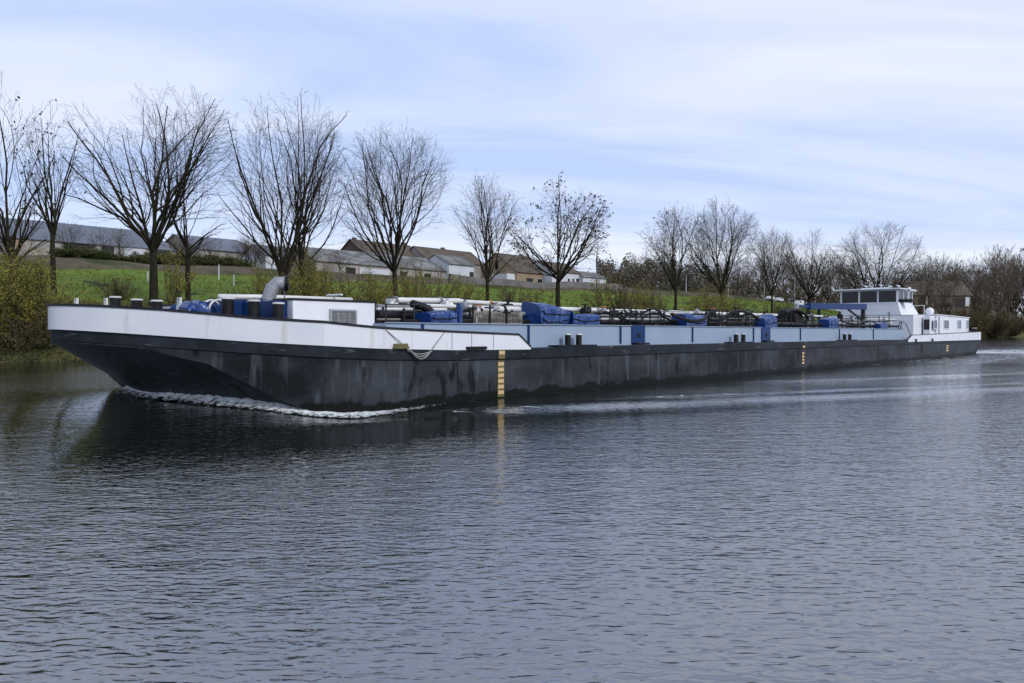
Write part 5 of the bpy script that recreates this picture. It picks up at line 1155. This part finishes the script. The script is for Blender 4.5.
# right-hand farmhouse: faces the camera more squarely
def farmhouse():
    Y = 335.0; x0, x1 = (908 - 512) / F_PX * Y, (973 - 512) / F_PX * Y; ze = CAM_H + (HZ - 294.5) * Y / F_PX; zr = CAM_H + (HZ - 281.5) * (Y + 6) / F_PX; zg = 4.0
    o = empty('farmhouse', ((x0 + x1) / 2, Y, zg), R(6)); tag(o, 'brown brick farmhouse with a long mossy roof above the stern cabin', 'farmhouse'); L = (x1 - x0) / 2; he, hr, D = ze - zg, zr - zg, 13.0
    def bp(n, mb, m, par=None): return link(n, mb.mesh(n, m), par or o)
    mb = MB(); mb.add([(-L,0,0),(L,0,0),(L,D,0),(-L,D,0),(-L,0,he),(L,0,he),(L,D,he),(-L,D,he),(-L,D/2,hr-0.1),(L,D/2,hr-0.1)], [(0,1,5,4),(2,3,7,6),(3,0,4,8,7),(1,2,6,9,5),(0,3,2,1)]); w = bp('wall', mb, M['wall_brick'])
    mb = MB(); e = 0.5; sl = (hr - he) / (D / 2)
    for sg in (0, 1):
        y0 = -e if sg == 0 else D + e; a = [(-L-e, y0, he - e*sl), (L+e, y0, he - e*sl), (L+e, D/2, hr), (-L-e, D/2, hr)]
        mb.add(a + [(x, y, z + 0.2) for x, y, z in a], [(0,1,2,3),(4,7,6,5),(0,4,5,1),(1,5,6,2),(2,6,7,3),(3,7,4,0)])
    rf = bp('roof', mb, M['roof_brown'])
    mb = MB(); mb.box(L * 0.86, L * 0.94, D/2 - 0.5, D/2 + 0.5, hr - 0.8, hr + 1.0); bp('chimney', mb, M['wall_brick'], rf)
    mpp = Y / F_PX
    def op(xa, xb, ya, yb, k, n):
        a, b = (xa - 512) * mpp - (x0 + x1) / 2, (xb - 512) * mpp - (x0 + x1) / 2; z0, z1 = CAM_H + (HZ - yb) * mpp - zg, CAM_H + (HZ - ya) * mpp - zg
        mb = MB(); mb.box(a, b, -0.12, -0.005, z0, z1); bp(n, mb, M[k], w)
    op(956, 966.5, 298, 307, 'dark', 'doorway'); op(934, 940, 304, 308, 'glass', 'window'); op(945, 951, 303, 307, 'glass', 'window'); op(966.8, 971, 297, 306, 'wall_white', 'door'); op(924, 926.5, 296, 306, 'wall_pale', 'post'); op(917, 923, 297, 304, 'glass', 'window'); op(944, 951, 311, 315, 'dark', 'doorway')
farmhouse()
building('outbuilding', 'low pale outbuilding at the right edge beyond the bushes', 'outbuilding', SP(985, 96), SP(1010, 96), 96, 12, zat(1000, 303, 96), zat(1000, 297, 102), 'wall_brick', 'roof_brown', openings=[(0.1, 0.25, 1.0, 5.0, 'dark'), (0.5, 0.7, 2.0, 6.0, 'white')])

# grey boundary wall along the top of the meadow
mb = MB(); rows = []
for px in np.arange(450, 626, 4.0):
    s = SP(px, 111.5); g = G(s, 111.5); rows.append([(W2(s, 111.5, g - 0.4)), (W2(s, 111.5, g + 1.35)), (W2(s, 111.9, g + 1.35)), (W2(s, 111.9, g - 0.4))])
mb.strip(rows); o = link('boundary_wall', mb.mesh('boundary_wall', M['wall_grey'])); tag(o, 'low dark grey wall along the top of the meadow', 'wall')

# lamp posts and parked cars along the road at the top of the meadow
def lamp(px, p, top, arms, label):
    s = SP(px, p); z = G(s, p); o = empty('street_lamp', W2(s, p, z), TH); tag(o, label, 'street lamp', 'lamp posts along the road above the meadow'); H = CAM_H + (HZ - top) * W2(s, p).y / F_PX - z
    mb = MB(); mb.tube([(0, 0, -0.3), (0, 0, H)], [0.14, 0.09], 8); link('post', mb.mesh('post', M['steel']), o)
    for a in arms:
        mb = MB(); mb.tube([(0, 0, H - 0.1), (0, a * 0.8, H + 0.05), (0, a * 1.7, H + 0.1)], 0.06, 6); link('arm', mb.mesh('arm', M['steel']), o)
        mb = MB(); mb.box(-0.16, 0.16, a * 1.9 - 0.45, a * 1.9 + 0.45, H + 0.04, H + 0.18); link('lamp_head', mb.mesh('lamp_head', M['steel']), o)
lamp(686, 113, 274, (-1,), 'street lamp standing in the gap behind the narrow bare tree'); lamp(728, 112, 282, (-1,), 'street lamp right of the broad bare tree'); lamp(764, 112, 283, (-1,), 'street lamp beside the thin pale tree'); lamp(794.5, 112, 278, (-1, 1), 'double-armed street lamp left of the dense rounded tree')
def car(px, p, kind, label):
    s = SP(px, p); o = empty('parked_van' if kind else 'parked_car', W2(s, p, G(s, p) + 0.02), TH); tag(o, label, 'van' if kind else 'car', None if kind else 'cars parked along the road above the meadow')
    prof = [(-2.1, 0.35), (-2.15, 0.8), (-1.2, 0.95), (-0.6, 1.45), (1.1, 1.5), (1.9, 1.0), (2.1, 0.9), (2.1, 0.35)] if not kind else [(-2.6, 0.4), (-2.65, 1.0), (-1.9, 1.25), (-1.3, 2.1), (2.5, 2.2), (2.55, 0.4)]
    mb = MB(); n = len(prof); mb.add([(x, -0.85, z) for x, z in prof] + [(x, 0.85, z) for x, z in prof], [tuple(range(n)), tuple(range(n, 2*n))[::-1]] + [(i, n + i, n + (i+1) % n, (i+1) % n) for i in range(n)]); link('body', mb.mesh('body', M['car_white']), o)
    mb = MB(); zz = (1.0, 1.4) if not kind else (1.3, 1.9); xx = (-0.75, 1.2) if not kind else (-1.5, -0.4)
    for y in (-0.862, 0.852): mb.box(xx[0], xx[1], y, y + 0.01, zz[0], zz[1])
    link('side_window', mb.mesh('side_window', M['glass']), o)
    for x in (-1.35, 1.35):
        for y in (-0.87, 0.67):
            mb = MB(); mb.tube([(x, y, 0.32), (x, y + 0.2, 0.32)], 0.32, 14); link('wheel', mb.mesh('wheel', M['rubber']), o)
for px, k, lab in ((770, 0, 'white car parked just right of the lamp by the thin tree'), (779, 0, 'second white car, between two street lamps'), (799, 1, 'white van parked just right of the double-armed lamp'), (829, 0, 'white car parked far along, left of the wheelhouse roof'), (836, 0, 'last white car, tucked against the wheelhouse visor')):
    car(px, 113.5, k, lab)
for px, p, h, lab in ((148, 88, 1.1, 'short white marker post low in the meadow by the tallest tree'), (219, 100, 2.0, 'tall white marker post in the meadow behind the winch'), (234, 90, 1.4, 'white marker post nearer the water than the tall one')):
    s = SP(px, p); o = empty('marker_post', W2(s, p, G(s, p)), TH); tag(o, lab, 'post', 'marker posts in the meadow'); mb = MB(); mb.box(-0.06, 0.06, -0.06, 0.06, -0.2, h); link('post', mb.mesh('post', M['wall_white']), o)
    mb = MB(); mb.box(-0.075, 0.075, -0.075, 0.075, h + 0.002, h + 0.06); link('cap', mb.mesh('cap', M['wall_white']), o)
